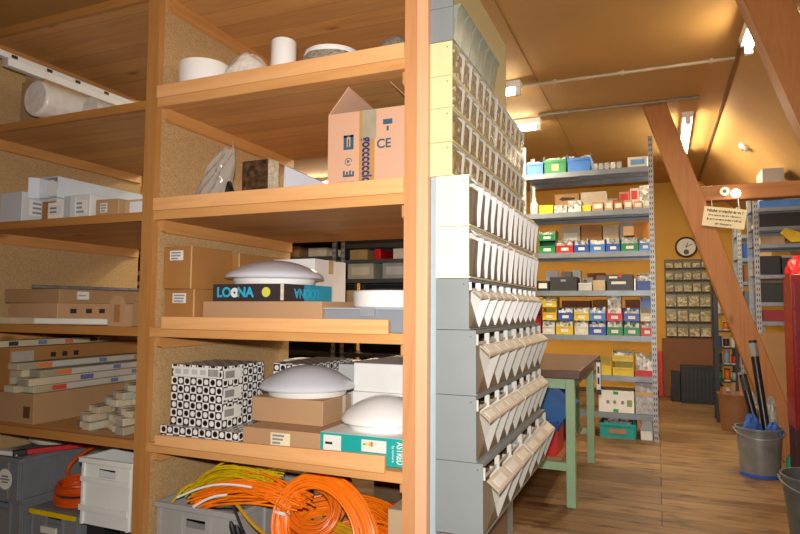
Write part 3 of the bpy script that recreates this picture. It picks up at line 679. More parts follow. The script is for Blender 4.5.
m = MB(); m.M = LM @ Matrix.Translation((0.117, -0.0002, 0.036)) @ Matrix.Rotation(PI/2, 4, 'X'); m.lathe([(0.005, 0), (0.005, 0.001), (0, 0.001)], (0, 0, 0), 16); part('ring_dot', m, WHITE, t)
letters('NA', 0.058, LM @ Matrix.Translation((0.172, -0.0008, 0.036)) @ Matrix.Rotation(PI/2, 4, 'X'), CYAN, t, bold=0.002)
m = MB(); m.M = LM; m.M = m.M @ Matrix.Rotation(PI/2, 4, 'X'); m.lathe([(0.021, 0.0), (0.021, 0.0012), (0, 0.0012)], (0.278, 0.038, 0), 24); part('sticker', m, plain('d8d45a', 0.5), t, 'yellow round sticker')
m = MB(); m.M = LM; m.box(0.350, 0.3655, -0.0012, 0.0, 0.004, 0.072); part('torn_tape', m, plain('d8cdb8', 0.6, var=0.2, scale=60), t)
letters('LOONA', 0.058, LM @ Matrix.Translation((0.3678, 0.18, 0.036)) @ Matrix.Rotation(-PI/2, 4, 'Z') @ Matrix.Rotation(-PI/2, 4, 'X'), CYAN, t, bold=0.001)
dome_lamp('grey-white dome lamp resting on the black lettered box', -1.60, 2.34, S2+0.1925, 0.222, 0.112, mat=GLASSG)
t = carton('white_box', 'white box behind the dome lamp on the third shelf', -1.80, -1.56, 2.62, 2.95, S2, S2+0.335, WHITE, tape=(plain('c0a070', 0.4), 'x'))
t = thing('plastic_box', 'low grey translucent plastic box at the right end of the third shelf', 'box', (-1.03, 2.3, S2))
m = MB().at((-1.023, 2.12, S2)); m.obox(0.38, 0.34, 0.085, 0.003); part('tub', m, clear('9aa0a8', 0.7, 0.2, 'plastic_tub'), t)
m = MB(); m.box(-1.218, -0.828, 2.115, 2.465, S2+0.0855, S2+0.094); part('lid', m, plain('a8acb0', 0.3, var=0.05), t, bev=0.003)
part('latch', bx(-1.05, -0.99, 2.106, 2.1148, S2+0.06, S2+0.092), plain('8f949a', 0.4), t)
m = MB(); m.lathe([(0.15, 0), (0.155, 0.004), (0.155, 0.062), (0.15, 0.067), (0, 0.067)], (-1.0, 2.29, S2+0.0945), 48); solo('disc_lamp', m, WHITEG, 'flat round white lamp on the grey plastic box', 'lamp')

# ---- main bay, fourth shelf
t = thing('dotted_box', 'tall black-and-white dotted box on the fourth shelf', 'box', (-1.8, 2.22, S1+0.068))
part('box_body', bx(-1.945, -1.672, 2.085, 2.37, S1+0.0665, S1+0.322), DOTS, t)
part('label', bx(-1.935, -1.69, 2.0838, 2.0848, S1+0.272, S1+0.314), PAPER, t, 'white label strip with barcode')
m = MB()
for i in range(9): m.box(-1.747+i*0.006, -1.744+i*0.006, 2.0832, 2.0838, S1+0.278, S1+0.308)
part('barcode', m, INKD, t)
for i in range(4): part('print', bx(-1.925+i*0.045, -1.895+i*0.045, 2.0832, 2.0838, S1+0.283, S1+0.304), plain('b4b4b4', 0.7), t)
for i, z in enumerate((0.225, 0.145, 0.065)):
    part('label', bx(-1.6719, -1.6711, 2.09, 2.21, S1+0.0665+z-0.03, S1+0.0665+z+0.02), PAPER, t)
    part('print', bx(-1.6711, -1.6706, 2.10, 2.16, S1+0.0665+z-0.02, S1+0.0665+z+0.01), plain('8c8c8c', 0.7), t)
solo('dotted_box', bx(-1.965, -1.56, 2.05, 2.42, S1, S1+0.066), DOTS, 'flat dotted box lying under the tall dotted box', 'box')
solo('dotted_box', bx(-1.665, -1.46, 2.44, 2.85, S1, S1+0.31), DOTS, 'dotted box standing behind the brown lamp carton', 'box')
t = carton('flat_carton', 'long low brown carton with cream label behind the shelf lip', -1.555, -1.195, 2.07, 2.42, S1, S1+0.09, CARD2)
p = flabel(t, -1.42, -1.33, S1+0.03, S1+0.078, 2.07, plain('e6dcb4', 0.7), 3)
t = carton('lamp_carton', 'brown carton under the grey dome lamp on the fourth shelf', -1.60, -1.255, 2.19, 2.435, S1+0.0905, S1+0.192, CARD2)
part('tape', bx(-1.2549, -1.2541, 2.36, 2.385, S1+0.0905, S1+0.192), OFFW, t)
dome_lamp('grey dome lamp on the brown carton in the middle of the fourth shelf', -1.43, 2.36, S1+0.1925, 0.21, 0.125, mat=GLASSG)
t = thing('teal_lamp_box', 'flat teal lamp box with white energy label and sideways lettering', 'box', (-1.0, 2.25, S1))
part('box_body', bx(-1.19, -0.828, 2.06, 2.44, S1, S1+0.10), TEAL, t, bev=0.002)
part('printed_top', bx(-1.189, -0.829, 2.061, 2.439, S1+0.1001, S1+0.1008), WHITE, t)
flabel(t, -1.175, -1.10, S1+0.035, S1+0.092, 2.06, PAPER, 1, INKD)
lb = flabel(t, -1.015, -0.915, S1+0.045, S1+0.088, 2.06, PAPER, 0)
for i, c in enumerate(('3aa04a', '9cc840', 'e8d83a', 'f0a030', 'e05030')): part('energy_bar', bx(-1.008+0.008*i, -1.001+0.008*i, 2.0584, 2.0591, S1+0.068-0.0008*i, S1+0.074+0.002*i), plain(c, 0.6), lb)
letters('ASTRED', 0.036, Matrix.Translation((-0.862, 2.0592, S1+0.05)) @ Matrix.Rotation(PI/2, 4, 'Y') @ Matrix.Rotation(PI/2, 4, 'X'), WHITE, t, bold=0.0006, sx=0.62)
letters('by lumiere', 0.014, Matrix.Translation((-0.888, 2.0592, S1+0.046)) @ Matrix.Rotation(PI/2, 4, 'Y') @ Matrix.Rotation(PI/2, 4, 'X'), WHITE, t)
dome_lamp('white dome lamp on the teal box at the right end of the fourth shelf', -1.005, 2.25, S1+0.1014, 0.176, 0.125)
t = carton('white_box', 'long white box with grey side at the back of the fourth shelf', -1.90, -1.43, 2.88, 3.04, S1, S1+0.285, WHITE)
t = carton('white_box', 'long white box lying behind the grey dome lamp', -1.425, -1.30, 2.63, 3.03, S1, S1+0.30, plain('bfbfbe', 0.6, var=0.03))
t = carton('white_box', 'lower white box of two behind the white dome lamp', -1.26, -0.84, 2.46, 2.95, S1, S1+0.20, WHITE)
t = carton('white_box', 'upper white box of two behind the white dome lamp', -1.26, -0.84, 2.47, 2.95, S1+0.2005, S1+0.325, WHITE)

# ---- main bay, floor level: crate, cables, cartons
def crate(label, w_, d_, h_, mat, loc, cat='crate', wall=0.006, emblem=False, slots=True, group=None, rim=None, ribs=True):
    t = thing('plastic_crate', label, cat, loc, group)
    x, y, z = loc
    m = MB().at((x, y, z)); hh = h_*0.80; sw = 0.10
    W = w_/2; D = d_
    m.box(-W, W, 0, D, 0, wall)
    if slots:   # front wall with a hand slot
        m.box(-W, W, 0, wall, wall, hh-0.02); m.box(-W, -sw/2, 0, wall, hh-0.02, hh+0.015); m.box(sw/2, W, 0, wall, hh-0.02, hh+0.015); m.box(-W, W, 0, wall, hh+0.015, h_)
        m.box(-W, W, D-wall, D, wall, hh-0.02); m.box(-W, -sw/2, D-wall, D, hh-0.02, hh+0.015); m.box(sw/2, W, D-wall, D, hh-0.02, hh+0.015); m.box(-W, W, D-wall, D, hh+0.015, h_)
    else:
        m.box(-W, W, 0, wall, wall, h_); m.box(-W, W, D-wall, D, wall, h_)
    m.box(-W, -W+wall, wall, D-wall, wall, h_); m.box(W-wall, W, wall, D-wall, wall, h_)
    part('tub', m, mat, t)
    m = MB().at((x, y, z)); r = 0.012
    m.box(-W-r, W+r, -r, 0.0, h_-0.022, h_); m.box(-W-r, W+r, D, D+r, h_-0.022, h_); m.box(-W-r, -W, 0, D, h_-0.022, h_); m.box(W, W+r, 0, D, h_-0.022, h_)
    part('rim', m, rim or mat, t, bev=0.002)
    m = MB().at((x, y, z))
    for q in ((-W+0.012, -W*0.36, W*0.36, W-0.012) if ribs else (-W+0.012, W-0.012)):
        part('rib', MB().at((x, y, z)).box(q-0.006, q+0.006, -0.009, -0.0002, 0.0, h_-0.0225), mat, t)
    for q in (0.012, D*0.33, D*0.66, D-0.012):
        for a in ((W+0.0002, W+0.009), (-W-0.009, -W-0.0002)):
            part('rib', MB().at((x, y, z)).box(a[0], a[1], q-0.006, q+0.006, 0.0, h_-0.0225), mat, t)
    return t
crate('grey plastic crate full of yellow and orange cables at the foot of the rack', 0.40, 0.60, 0.335, CRATEL, (-1.765, 2.05, S0))
def coil(c, a1, a2, n, loops, jit, seed, squeeze=None, steps=36, drift=(0, 0, 0)):
    rnd = random.Random(seed); c = Vector(c); a1 = Vector(a1); a2 = Vector(a2); n = Vector(n); pts = []
    rr = 1.0; off = 0; tr, to = rr, off
    cx = Vector((0, 0, 0)); tx = cx.copy()
    for k in range(loops):
        r0, o0, c0 = tr, to, tx
        tr = 1+rnd.uniform(-jit, jit); to = rnd.uniform(-1, 1); tx = Vector([rnd.uniform(-1, 1)*jit*0.35*a1.length for _ in range(3)])
        for s in range(steps):
            f = s/steps; f2 = f*f*(3-2*f); r = r0+(tr-r0)*f2; o = o0+(to-o0)*f2; q = 2*PI*f; cc = c0.lerp(tx, f2)
            pts.append(c+cc+Vector(drift)*(k+f)/loops+a1*r*math.cos(q)+a2*r*math.sin(q)+n*o)
    return pts
def cable(name, label, pts, r, mat, cat='cable', seg=6, group=None, ties=()):
    m = MB(); m.tube(pts, r, seg)
    if not ties: return solo(name, m, mat, label, cat, group)
    c = sum((Vector(p) for p in pts), Vector())/len(pts)
    t = thing(name, label, cat, (c.x, c.y, min(p[2] for p in pts)-r), group); part('cable_loops', m, mat, t)
    for p, nrm in ties:
        m = MB(); m.M = Matrix.Translation(p) @ Vector(nrm).to_track_quat('Z', 'Y').to_matrix().to_4x4(); m.lathe([(0.034, -0.006), (0.036, 0), (0.034, 0.006), (0.031, 0.006), (0.031, -0.006)], (0, 0, 0), 14); part('cable_tie', m, OFFW, t)
    return t
# bundles lying over the crate rim
def arc(p, q, h, n=24, sag=0.0, side_=(0, 0, 0)):
    p = Vector(p); q = Vector(q); return [p.lerp(q, i/n)+Vector((0, 0, h*math.sin(PI*i/n)))+Vector(side_)*math.sin(PI*i/n) for i in range(n+1)]
def bundle(name, label, p, q, cnt, spread, h, r, mat, seed, flat=0.5):
    rnd = random.Random(seed); t = thing(name, label, 'cable', ((p[0]+q[0])/2, (p[1]+q[1])/2, min(p[2], q[2])-spread))
    m = MB()
    for i in range(cnt):
        a = [rnd.gauss(0, 1)*spread*0.5 for _ in range(6)]
        pp = (p[0]+a[0]*0.4, p[1]+a[1], p[2]+a[2]*flat); qq = (q[0]+a[3]*0.4, q[1]+a[4], q[2]+a[5]*flat)
        m.tube(arc(pp, qq, h+rnd.gauss(0, 0.3)*spread, 20, side_=(0, rnd.gauss(0, .5)*spread, 0)), r, 6)
    part('strand', m, mat, t); return t
YEL = plain('c8a80a', 0.35, var=0.15, scale=20); YEL2 = plain('b88a14', 0.35, var=0.15, scale=20)
bundle('cable_bundle', 'bundle of yellow cable lying over the crate at the foot of the rack', (-1.86, 2.15, 0.405), (-1.50, 2.20, 0.485), 50, 0.055, 0.05, 0.004, YEL, 11)
bundle('cable_bundle', 'thick bundle of orange cable spilling from the crate below the yellow one', (-1.82, 2.14, 0.375), (-1.33, 2.17, 0.425), 75, 0.07, 0.05, 0.0044, ORANGE, 12)
cable('loose_cable', 'single yellow cable arching out of the grey crate', [(-1.935, 2.10, 0.33)] + arc((-1.935, 2.10, 0.36), (-1.79, 2.17, 0.40), 0.055), 0.0065, YEL)
cable('loose_cable', 'white cable lying on the orange bundle in the crate', arc((-1.86, 2.045, 0.405), (-1.52, 2.09, 0.475), 0.03), 0.005, WHITE)
cable('loose_cable', 'second white cable crossing the orange bundle by the crate front', arc((-1.76, 2.03, 0.384), (-1.61, 2.05, 0.445), 0.012), 0.0055, WHITE)
# the big orange coils
cable('cable_coil', 'big standing coil of bright orange cable beside the grey crate', coil((-1.21, 2.12, 0.335), (0.19, 0.0, -0.06), (0.01, 0.06, 0.165), (0, 0.03, 0.0), 38, 0.20, 21), 0.0046, ORANGE, ties=[((-1.39, 2.115, 0.385), (0.1, 0.3, 1))])
cable('cable_coil', 'large orange cable coil lying low behind the standing coil', coil((-1.24, 2.33, 0.27), (0.24, 0, 0.0), (0, 0.14, 0.05), (0, 0, 0.045), 34, 0.2, 22), 0.0048, ORANGE)
cable('cable_coil', 'orange cable coil heaped at the floor in front of the red tub', coil((-1.08, 2.18, 0.235), (0.17, 0, 0.0), (0, 0.11, 0.06), (0, 0, 0.045), 26, 0.2, 23), 0.0048, plain('ea6e0e', 0.35, var=0.1))
cable('cable_coil', 'small dull yellow cable coil inside the orange coil', coil((-1.18, 2.16, 0.265), (0.15, 0, -0.03), (0, 0.06, 0.05), (0, 0.015, 0.02), 9, 0.1, 24), 0.0068, YEL2)
cable('cable_coil', 'orange cable coil standing deep between the crate and the red tub', coil((-1.38, 2.42, 0.36), (0.13, 0.0, 0.02), (0.0, 0.05, 0.12), (0, 0.03, 0), 22, 0.2, 25), 0.0048, ORANGE2)
cable('cable_coil', 'small orange coil of close loops inside the big standing coil', coil((-1.30, 2.20, 0.40), (0.10, 0.0, -0.02), (0.01, 0.05, 0.07), (0, 0.03, 0.01), 20, 0.2, 27), 0.0046, ORANGE2)
cable('loose_cable', 'slack orange cable drooping from the crate front towards the big coil', arc((-1.56, 2.045, 0.42), (-1.26, 2.06, 0.30), -0.035, side_=(0, -0.02, 0)), 0.007, YEL2)
t = thing('plug_bunch', 'bunch of black plugs hanging at the crate corner', 'plug', (-1.5, 2.04, 0.25))
for i in range(6):
    x = -1.555+0.022*i; z = 0.31-0.014*i
    m = MB().at((x, 2.03+0.008*(i % 2), z), ry=random.uniform(-.5, .5), rx=0.2); m.lathe([(0.004, 0.05), (0.011, 0.03), (0.013, 0.0), (0.012, -0.03), (0, -0.032)], (0, 0, 0), 10); part('plug', m, BLACK, t)
m = MB(); m.tube(arc((-1.57, 2.04, 0.41), (-1.50, 2.03, 0.30), 0.0), 0.006, 6); part('lead', m, BLACK, t)
t = thing('plastic_tub', 'red plastic tub under the orange coils', 'tub', (-1.2, 2.2, S0))
m = MB().at((-1.215, 2.10, S0)); m.obox(0.55, 0.44, 0.13, 0.006); part('tub', m, RED, t)
part('rim', MB().box(-1.495, -0.935, 2.085, 2.0995, S0+0.115, S0+0.135), RED, t)
solo('red_package', bx(-1.14, -0.98, 2.60, 2.86, S0, 0.33), RED, 'red package standing behind the orange coils', 'package')
solo('wooden_box', bx(-1.20, -0.93, 2.57, 2.93, 0.331, 0.418), wood('4a3a28', '5c4a34', 'x', knots=False), 'dark wooden box on the red package behind the coils', 'box')
solo('blue_reel', MB().at((-1.36, 2.55, 0.36)).lathe([(0, -0.03), (0.07, -0.03), (0.075, 0), (0.07, 0.03), (0, 0.03)], (0, 0, -0.02), 20), BLUE, 'blue reel half hidden inside the orange coils', 'reel')
solo('cardboard_box', bx(-1.46, -1.25, 2.56, 2.80, S0, 0.309), CARD, 'brown carton hidden under the blue reel', 'box')
carton('cardboard_box', 'small beige carton at the right foot of the rack', -0.925, -0.83, 2.10, 2.40, S0, 0.465, plain('b39a78', 0.8, var=0.04))

# ---- left bay: top shelf
m = MB(); m.cyl((-2.72, 1.96, S4+0.092), (-2.70, 3.0, S4+0.092), 0.088, 26)
t = thing('film_roll', 'thick roll of pale bubble film on the top left shelf', 'roll', (-2.71, 2.5, S4)); part('film', m, plain('d4cdc5', 0.35, var=0.06, scale=30, bump=0.4), t, bev=0.012)
m = MB(); m.cyl((-2.72, 1.958, S4+0.092), (-2.72, 1.962, S4+0.092), 0.03, 16); 0 and part('core', m, plain('9a8a74', 0.7), t)
m = MB(); m.cyl((-2.52, 2.1, S4+0.06), (-2.47, 3.0, S4+0.06), 0.055, 20); solo('film_roll', m, plain('c8c2b8', 0.4, var=0.1, scale=50), 'thinner roll of pale film right of the thick roll', 'roll')
t = thing('lighting_track', 'long white lighting track with dark contacts lying above the film roll', 'track', (-2.93, 2.3, S4+0.27))
m = MB(); m.box(-2.955, -2.915, 1.80, 2.98, S4+0.315, S4+0.345); part('rail', m, WHITE, t, bev=0.004)
for y in (1.97, 2.16, 2.33, 2.52, 2.74): part('contact', bx(-2.9149, -2.912, y, y+0.03, S4+0.322, S4+0.338), DARK, t)
m = MB(); m.box(-2.87, -2.83, 1.90, 2.95, S4+0.245, S4+0.285); t = thing('tube_carton', 'long white square lamp carton beside the lighting track', 'box', (-2.85, 2.4, S4+0.245)); part('box_body', m, WHITE, t, bev=0.003)
part('end_cap', bx(-2.868, -2.832, 1.895, 1.8999, S4+0.247, S4+0.283), plain('b8b8b4', 0.5), t)
m = MB(); m.box(-2.99, -2.825, 2.08, 2.98, S4, S4+0.2445); solo('long_carton', m, CARD, 'long brown carton under the lighting track on the top left shelf', 'box', bev=0.003)
solo('long_carton', bx(-2.99, -2.90, 2.10, 2.98, S4+0.2455, S4+0.3145), CARD2, 'slim brown carton right under the white lighting track', 'box', bev=0.003)

# ---- left bay: second shelf (long white cartons)
t = thing('long_lamp_box', 'long bluish-white lamp box with open near end on the second left shelf', 'box', (-2.8, 2.6, S3+0.11))
m = MB(); x0, x1, y0, y1, z0, z1 = -2.875, -2.745, 2.12, 2.99, S3+0.135, S3+0.24
m.box(x0, x1, y0, y1, z0, z0+0.004); m.box(x0, x1, y0, y1, z1-0.004, z1); m.box(x0, x0+0.004, y0, y1, z0+0.004, z1-0.004); m.box(x1-0.004, x1, y0, y1, z0+0.004, z1-0.004); m.box(x0, x1, y1-0.004, y1, z0+0.004, z1-0.004)
part('box_body', m, plain('c8d0d8', 0.5, var=0.03), t)
m = MB(); m.cyl((-2.81, 2.135, S3+0.187), (-2.81, 2.6, S3+0.187), 0.042, 20); part('lamp_end', m, WHITE, t)
m = MB(); m.add([(x0, 2.12, z0), (x0, 2.12, z1), (x0-0.035, 2.085, z1), (x0-0.035, 2.085, z0), (x0-0.003, 2.12, z0), (x0-0.003, 2.12, z1), (x0-0.038, 2.085, z1), (x0-0.038, 2.085, z0)], [(0, 1, 2, 3), (7, 6, 5, 4), (0, 4, 5, 1), (1, 5, 6, 2), (2, 6, 7, 3), (3, 7, 4, 0)]); part('flap', m, plain('c8d0d8', 0.5, var=0.03), t)
t = carton('long_lamp_box', 'white lamp box with reddish stripe at the left end of the second left shelf', -3.08, -2.915, 2.06, 2.98, S3, S3+0.165, plain('c4c8cc', 0.5, var=0.03))
slabel(t, -2.915, 2.10, 2.26, S3+0.05, S3+0.13, PAPER, 3); part('stripe', bx(-2.9149, -2.9142, 2.28, 2.29, S3+0.02, S3+0.15), plain('b0405a', 0.6), t)
t = carton('long_lamp_box', 'brown and white lamp box under the long bluish-white box', -2.87, -2.755, 2.13, 2.95, S3, S3+0.1345, plain('c9c9c4', 0.55, var=0.03))
part('brown_end', bx(-2.86, -2.765, 2.1285, 2.1299, S3+0.02, S3+0.118), CARD3, t)
t = carton('lamp_box', 'white lamp box with blue print on the second left shelf', -2.73, -2.615, 2.06, 2.5, S3, S3+0.095, WHITE); flabel(t, -2.72, -2.63, S3+0.035, S3+0.08, 2.06, PAPER, 2, plain('5a6a9a', 0.7))
t = carton('lamp_box', 'small grey-white lamp box with clear end on the second left shelf', -2.60, -2.47, 2.08, 2.9, S3, S3+0.125, plain('d2d2ce', 0.5, var=0.03)); flabel(t, -2.565, -2.49, S3+0.03, S3+0.10, 2.08, PAPER, 3)
m = MB(); m.box(-2.612, -2.57, 2.055, 2.0795, S3, S3+0.118); part('clear_end', m, clear('c8ccd0', 0.6, 0.2), t)
t = carton('lamp_box', 'brown lamp box with small white label near the middle post', -2.455, -2.31, 2.10, 2.9, S3, S3+0.098, CARD2); flabel(t, -2.425, -2.38, S3+0.035, S3+0.08, 2.10)
t = carton('lamp_box', 'glossy white and brown lamp box touching the middle post', -2.295, -2.08, 2.12, 2.9, S3, S3+0.09, plain('caa982', 0.25, var=0.05)); flabel(t, -2.26, -2.10, S3+0.02, S3+0.08, 2.12, WHITE, 0)
t = carton('long_carton', 'long light grey carton at the rear of the second left shelf', -2.735, -2.60, 2.55, 3.0, S3, S3+0.13, OFFW)

# ---- left bay: third shelf
t = carton('long_carton', 'long brown carton with printed handling symbols on the third left shelf', -3.02, -2.67, 2.09, 2.95, S2, S2+0.105, CARD2)
m = MB()
for y in (2.16, 2.25, 2.33): m.box(-2.6699, -2.6692, y, y+0.035, S2+0.055, S2+0.078)
part('handling_symbol', m, INKD, t)
t = carton('long_carton', 'long flat brown carton with white sticker above the printed carton', -3.10, -2.70, 2.12, 2.98, S2+0.1055, S2+0.175, CARD)
slabel(t, -2.70, 2.22, 2.29, S2+0.125, S2+0.165, PAPER, 1)
m = MB(); m.cyl((-2.79, 2.05, S2+0.1855), (-2.74, 2.98, S2+0.1855), 0.009, 12); m.cyl((-2.79, 2.045, S2+0.1855), (-2.79, 2.0499, S2+0.1855), 0.0105, 12); solo('metal_pipe', m, GALV, 'thin grey metal pipe lying on the flat carton', 'pipe')
t = thing('cardboard_holder', 'small cut cardboard holder standing near the middle post', 'holder', (-2.28, 2.12, S2))
m = MB(); m.prism([(-2.335, S2), (-2.235, S2), (-2.235, S2+0.105), (-2.26, S2+0.14), (-2.31, S2+0.14), (-2.335, S2+0.10)], 'y', 2.09, 2.096); part('front_panel', m, CARD2, t)
m = MB(); m.box(-2.30, -2.265, 2.0885, 2.0899, S2+0.02, S2+0.10); part('slot', m, CARD3, t)
for xa in (-2.335, -2.24): part('side_panel', bx(xa, xa+0.005, 2.0965, 2.2, S2, S2+0.1), CARD2, t)
t = carton('lamp_carton', 'brown carton between the cardboard holder and the middle post', -2.22, -2.07, 2.12, 2.6, S2, S2+0.115, CARD)
t = thing('strip_carton', 'slim white-labelled strip carton along the front of the third left shelf', 'box', (-2.6, 2.05, S2))
part('box_body', MB().at((-2.66, 2.06, S2+0.0045), rz=math.radians(12)).box(-0.30, 0.30, 0, 0.035, 0, 0.03), plain('b8a888', 0.7), t)
part('label', MB().at((-2.66, 2.06, S2+0.0045), rz=math.radians(12)).box(-0.10, 0.29, -0.0012, -0.0001, 0.004, 0.027), PAPER, t)
solo('black_cable', MB().tube(arc((-3.1, 2.04, S2+0.006), (-2.98, 2.05, S2+0.006), 0.0)+arc((-2.98, 2.05, S2+0.006), (-2.9, 2.06, S2+0.006), 0.0), 0.005, 6), BLACK, 'short black cable at the left edge of the third left shelf', 'cable')

# ---- left bay: fourth shelf: cartons and bundles of profiles
t = carton('long_carton', 'big lower brown carton with dark print at the left of the fourth shelf', -3.15, -2.765, 2.06, 2.96, S1, S1+0.145, CARD)
part('print', bx(-2.835, -2.79, 2.0585, 2.0599, S1+0.03, S1+0.085), plain('5a3c20', 0.7), t, 'dark square print')
t = carton('long_carton', 'brown carton in crinkled film stacked on the big lower carton', -3.15, -2.975, 2.08, 2.96, S1+0.1455, S1+0.36, CARD3)
part('film', bx(-2.9749, -2.968, 2.085, 2.2, S1+0.15, S1+0.34), clear('d8d4cc', 0.35, 0.08, 'film'), t, 'crinkled clear film')
m = MB()
for y in (2.3, 2.37, 2.44): m.box(-2.9749, -2.9742, y, y+0.03, S1+0.30, S1+0.325)
part('handling_symbol', m, INKD, t)
def strip(label, x, z, y0, y1, wd, h, mat, skew=0.0, lab=None, hot=None):
    t = thing('profile_strip', label, 'strip', (x, (y0+y1)/2, z), 'long profile strips in the lower left bay')
    L = y1-y0
    m = MB().at((x, y0, z), rz=skew); m.box(-wd/2, wd/2, 0, L, 0, h); part('strip_body', m, mat, t, bev=0.002)
    m = MB().at((x, y0, z), rz=skew); m.box(-wd*0.42, wd*0.42, -0.004, -0.0002, h*0.1, h*0.9); part('end_cap', m, random.choice([plain('b8b09a', 0.6), plain('8f8a7c', 0.6), plain('6a6052', 0.6), SB[0], SB[2]]), t)
    if lab:
        m = MB().at((x, y0, z), rz=skew); m.box(wd/2+0.0001, wd/2+0.0008, lab[0]*L, lab[1]*L, h*0.12, h*0.88); p = part('label', m, plain('bdb8ac', 0.6, var=0.06), t, 'pale label')
        if hot:
            m = MB().at((x, y0, z), rz=skew); m.box(wd/2+0.0008, wd/2+0.0013, lab[0]*L, lab[0]*L+0.08, h*0.15, h*0.85); part('print', m, plain(hot, 0.6), p)
            m = MB().at((x, y0, z), rz=skew); m.box(wd/2+0.0008, wd/2+0.0013, (lab[0]*0.4+lab[1]*0.6)*L, (lab[0]*0.4+lab[1]*0.6)*L+0.05, h*0.2, h*0.8); part('print', m, plain('6a7a9c', 0.7), p)
    return t
SB = [plain('b3a384', 0.7, var=0.06), plain('a8987a', 0.65, var=0.08), plain('c0b294', 0.7, var=0.05), plain('9c9078', 0.5, var=0.08), plain('b0ae9a', 0.4, var=0.08)]
Z = S1+0.1455
posn = ['bottom', 'middle', 'upper', 'topmost']
for r, (zz, nn) in enumerate([(Z, 2), (Z+0.0365, 2), (Z+0.073, 2), (Z+0.1095, 1)]):
    for i in range(nn):
        x = -2.925+0.095*i+(0.02 if r == 3 else 0)
        strip(f'{"right" if i else "left"} profile strip of the {posn[r]} layer on the big lower carton' if nn > 1 else 'single profile strip on top of the pile on the big lower carton', x, zz, 2.05+0.03*((r*2+i) % 3), 2.99, 0.085, 0.035, SB[(r+i) % 5], 0.0,
              (0.1, 0.75) if (r+i) % 2 else (0.3, 0.9), ['d86a3c', 'c8483a', '5a6a9c', 'd8783c'][(r+i) % 4])
k = 0
ORD = ['leftmost', 'second', 'third', 'fourth', 'fifth', 'sixth', 'seventh', 'eighth', 'ninth']
for r in range(6):
    nn = 8-r if r < 4 else 7-r
    for i in range(nn):
        k += 1; x = -2.545+0.027*r+0.056*i+(0.06 if r > 3 else 0); zz = S1+0.0335*r
        y0 = 2.06+0.10*((k*5) % 7)/6+0.025*r
        strip(f'{ORD[i]} pale profile strip in layer {["one", "two", "three", "four", "five", "six"][r]} of the pile by the middle post', x, zz, y0, 2.99, 0.05, 0.0325, SB[(k*3) % 5], 0.0, (0.15, 0.5) if k % 4 == 0 else None, 'd87848' if k % 8 == 0 else None)
t = thing('lamp_strip', 'long lamp strip with coloured marks lying on the film-wrapped carton', 'strip', (-3.05, 2.5, S1+0.361))
m = MB(); m.box(-3.10, -3.02, 2.03, 2.98, S1+0.361, S1+0.392); part('strip_body', m, SB[2], t, bev=0.003)
for i, c in enumerate(('3a3430', '6a7a9c', 'c86a4a', '4a4440', 'b89a6a')): part('mark', bx(-3.0199, -3.0192, 2.1+0.16*i, 2.15+0.16*i, S1+0.366, S1+0.388), plain(c, 0.6), t)
solo('crumpled_bag', MB().at((-3.12, 2.04, S1)).prism([(-0.035, 0), (0.035, 0), (0.025, 0.10), (-0.02, 0.16)], 'y', -0.025, 0.0), plain('c8ccd0', 0.3, var=0.3, scale=40, bump=0.6), 'crumpled pale plastic scrap at the far left of the fourth shelf', 'bag')

# ---- left bay: floor level
GC = 'grey crates in the left bay'
crate('lower grey crate at the far left under the emblem crate', 0.255, 0.60, 0.205, CRATEG, (-3.02, 2.12, S0), group=GC)
cr = crate('upper grey crate with round white emblem at the far left', 0.255, 0.60, 0.20, CRATEG, (-3.02, 2.10, S0+0.206), group=GC, slots=False)
m = MB().at((-2.985, 2.0905, S0+0.30), rx=PI/2); m.lathe([(0.05, 0), (0.05, 0.0012), (0, 0.0012)], (0, 0, 0), 28); e = part('emblem', m, PAPER, cr, 'round white emblem')
m = MB().at((-2.985, 2.0890, S0+0.30), rx=PI/2)
for zz, ww in ((0.014, 0.024), (0.0, 0.032), (-0.014, 0.022)): m.box(-ww, ww, zz-0.004, zz+0.004, 0, 0.0008)
part('emblem_print', m, CRATEG, e)
part('lid', bx(-3.145, -2.895, 2.11, 2.69, S0+0.4062, S0+0.41), CRATEG, cr)
crate('low grey crate with yellow rim under the orange cable reel', 0.32, 0.60, 0.195, CRATEG, (-2.615, 2.08, S0), group=GC, rim=None)
cc = [o for o in bpy.data.objects if o.get('label') == 'low grey crate with yellow rim under the orange cable reel'][0]
part('yellow_bar', bx(-2.765, -2.465, 2.060, 2.0675, S0+0.176, S0+0.1975), YELLOW, cc, 'yellow bar along the rim')
part('lid', bx(-2.77, -2.46, 2.086, 2.67, S0+0.1955, S0+0.199), CRATEG, cc); part('handle', bx(-2.68, -2.58, 2.058, 2.0675, S0+0.10, S0+0.128), OFFW, cc, 'pale handle with orange end')
crate('dark crate under the white crate beside the middle post', 0.31, 0.60, 0.205, plain('26262a', 0.5), (-2.225, 2.06, S0), group=GC)
wc = crate('white plastic crate with hand slot beside the middle post', 0.29, 0.58, 0.285, plain('d6d8d2', 0.45, var=0.03), (-2.21, 2.0, S0+0.206), group=GC, ribs=False)
part('band', bx(-2.35, -2.07, 1.985, 1.9905, S0+0.206+0.185, S0+0.206+0.205), plain('d6d8d2', 0.45, var=0.03), wc)
part('band', bx(-2.355, -2.075, 1.985, 1.9905, S0+0.206+0.06, S0+0.206+0.085), plain('d6d8d2', 0.45, var=0.03), wc)
OR3 = plain('cc4c0e', 0.4, var=0.12, scale=30)
cable('cable_reel', 'orange extension cable coiled on the yellow-rimmed crate', coil((-2.61, 2.22, S0+0.262), (0.125, 0, 0), (0, 0.10, 0.012), (0, 0, 0.048), 20, 0.1, 31), 0.0075, OR3)
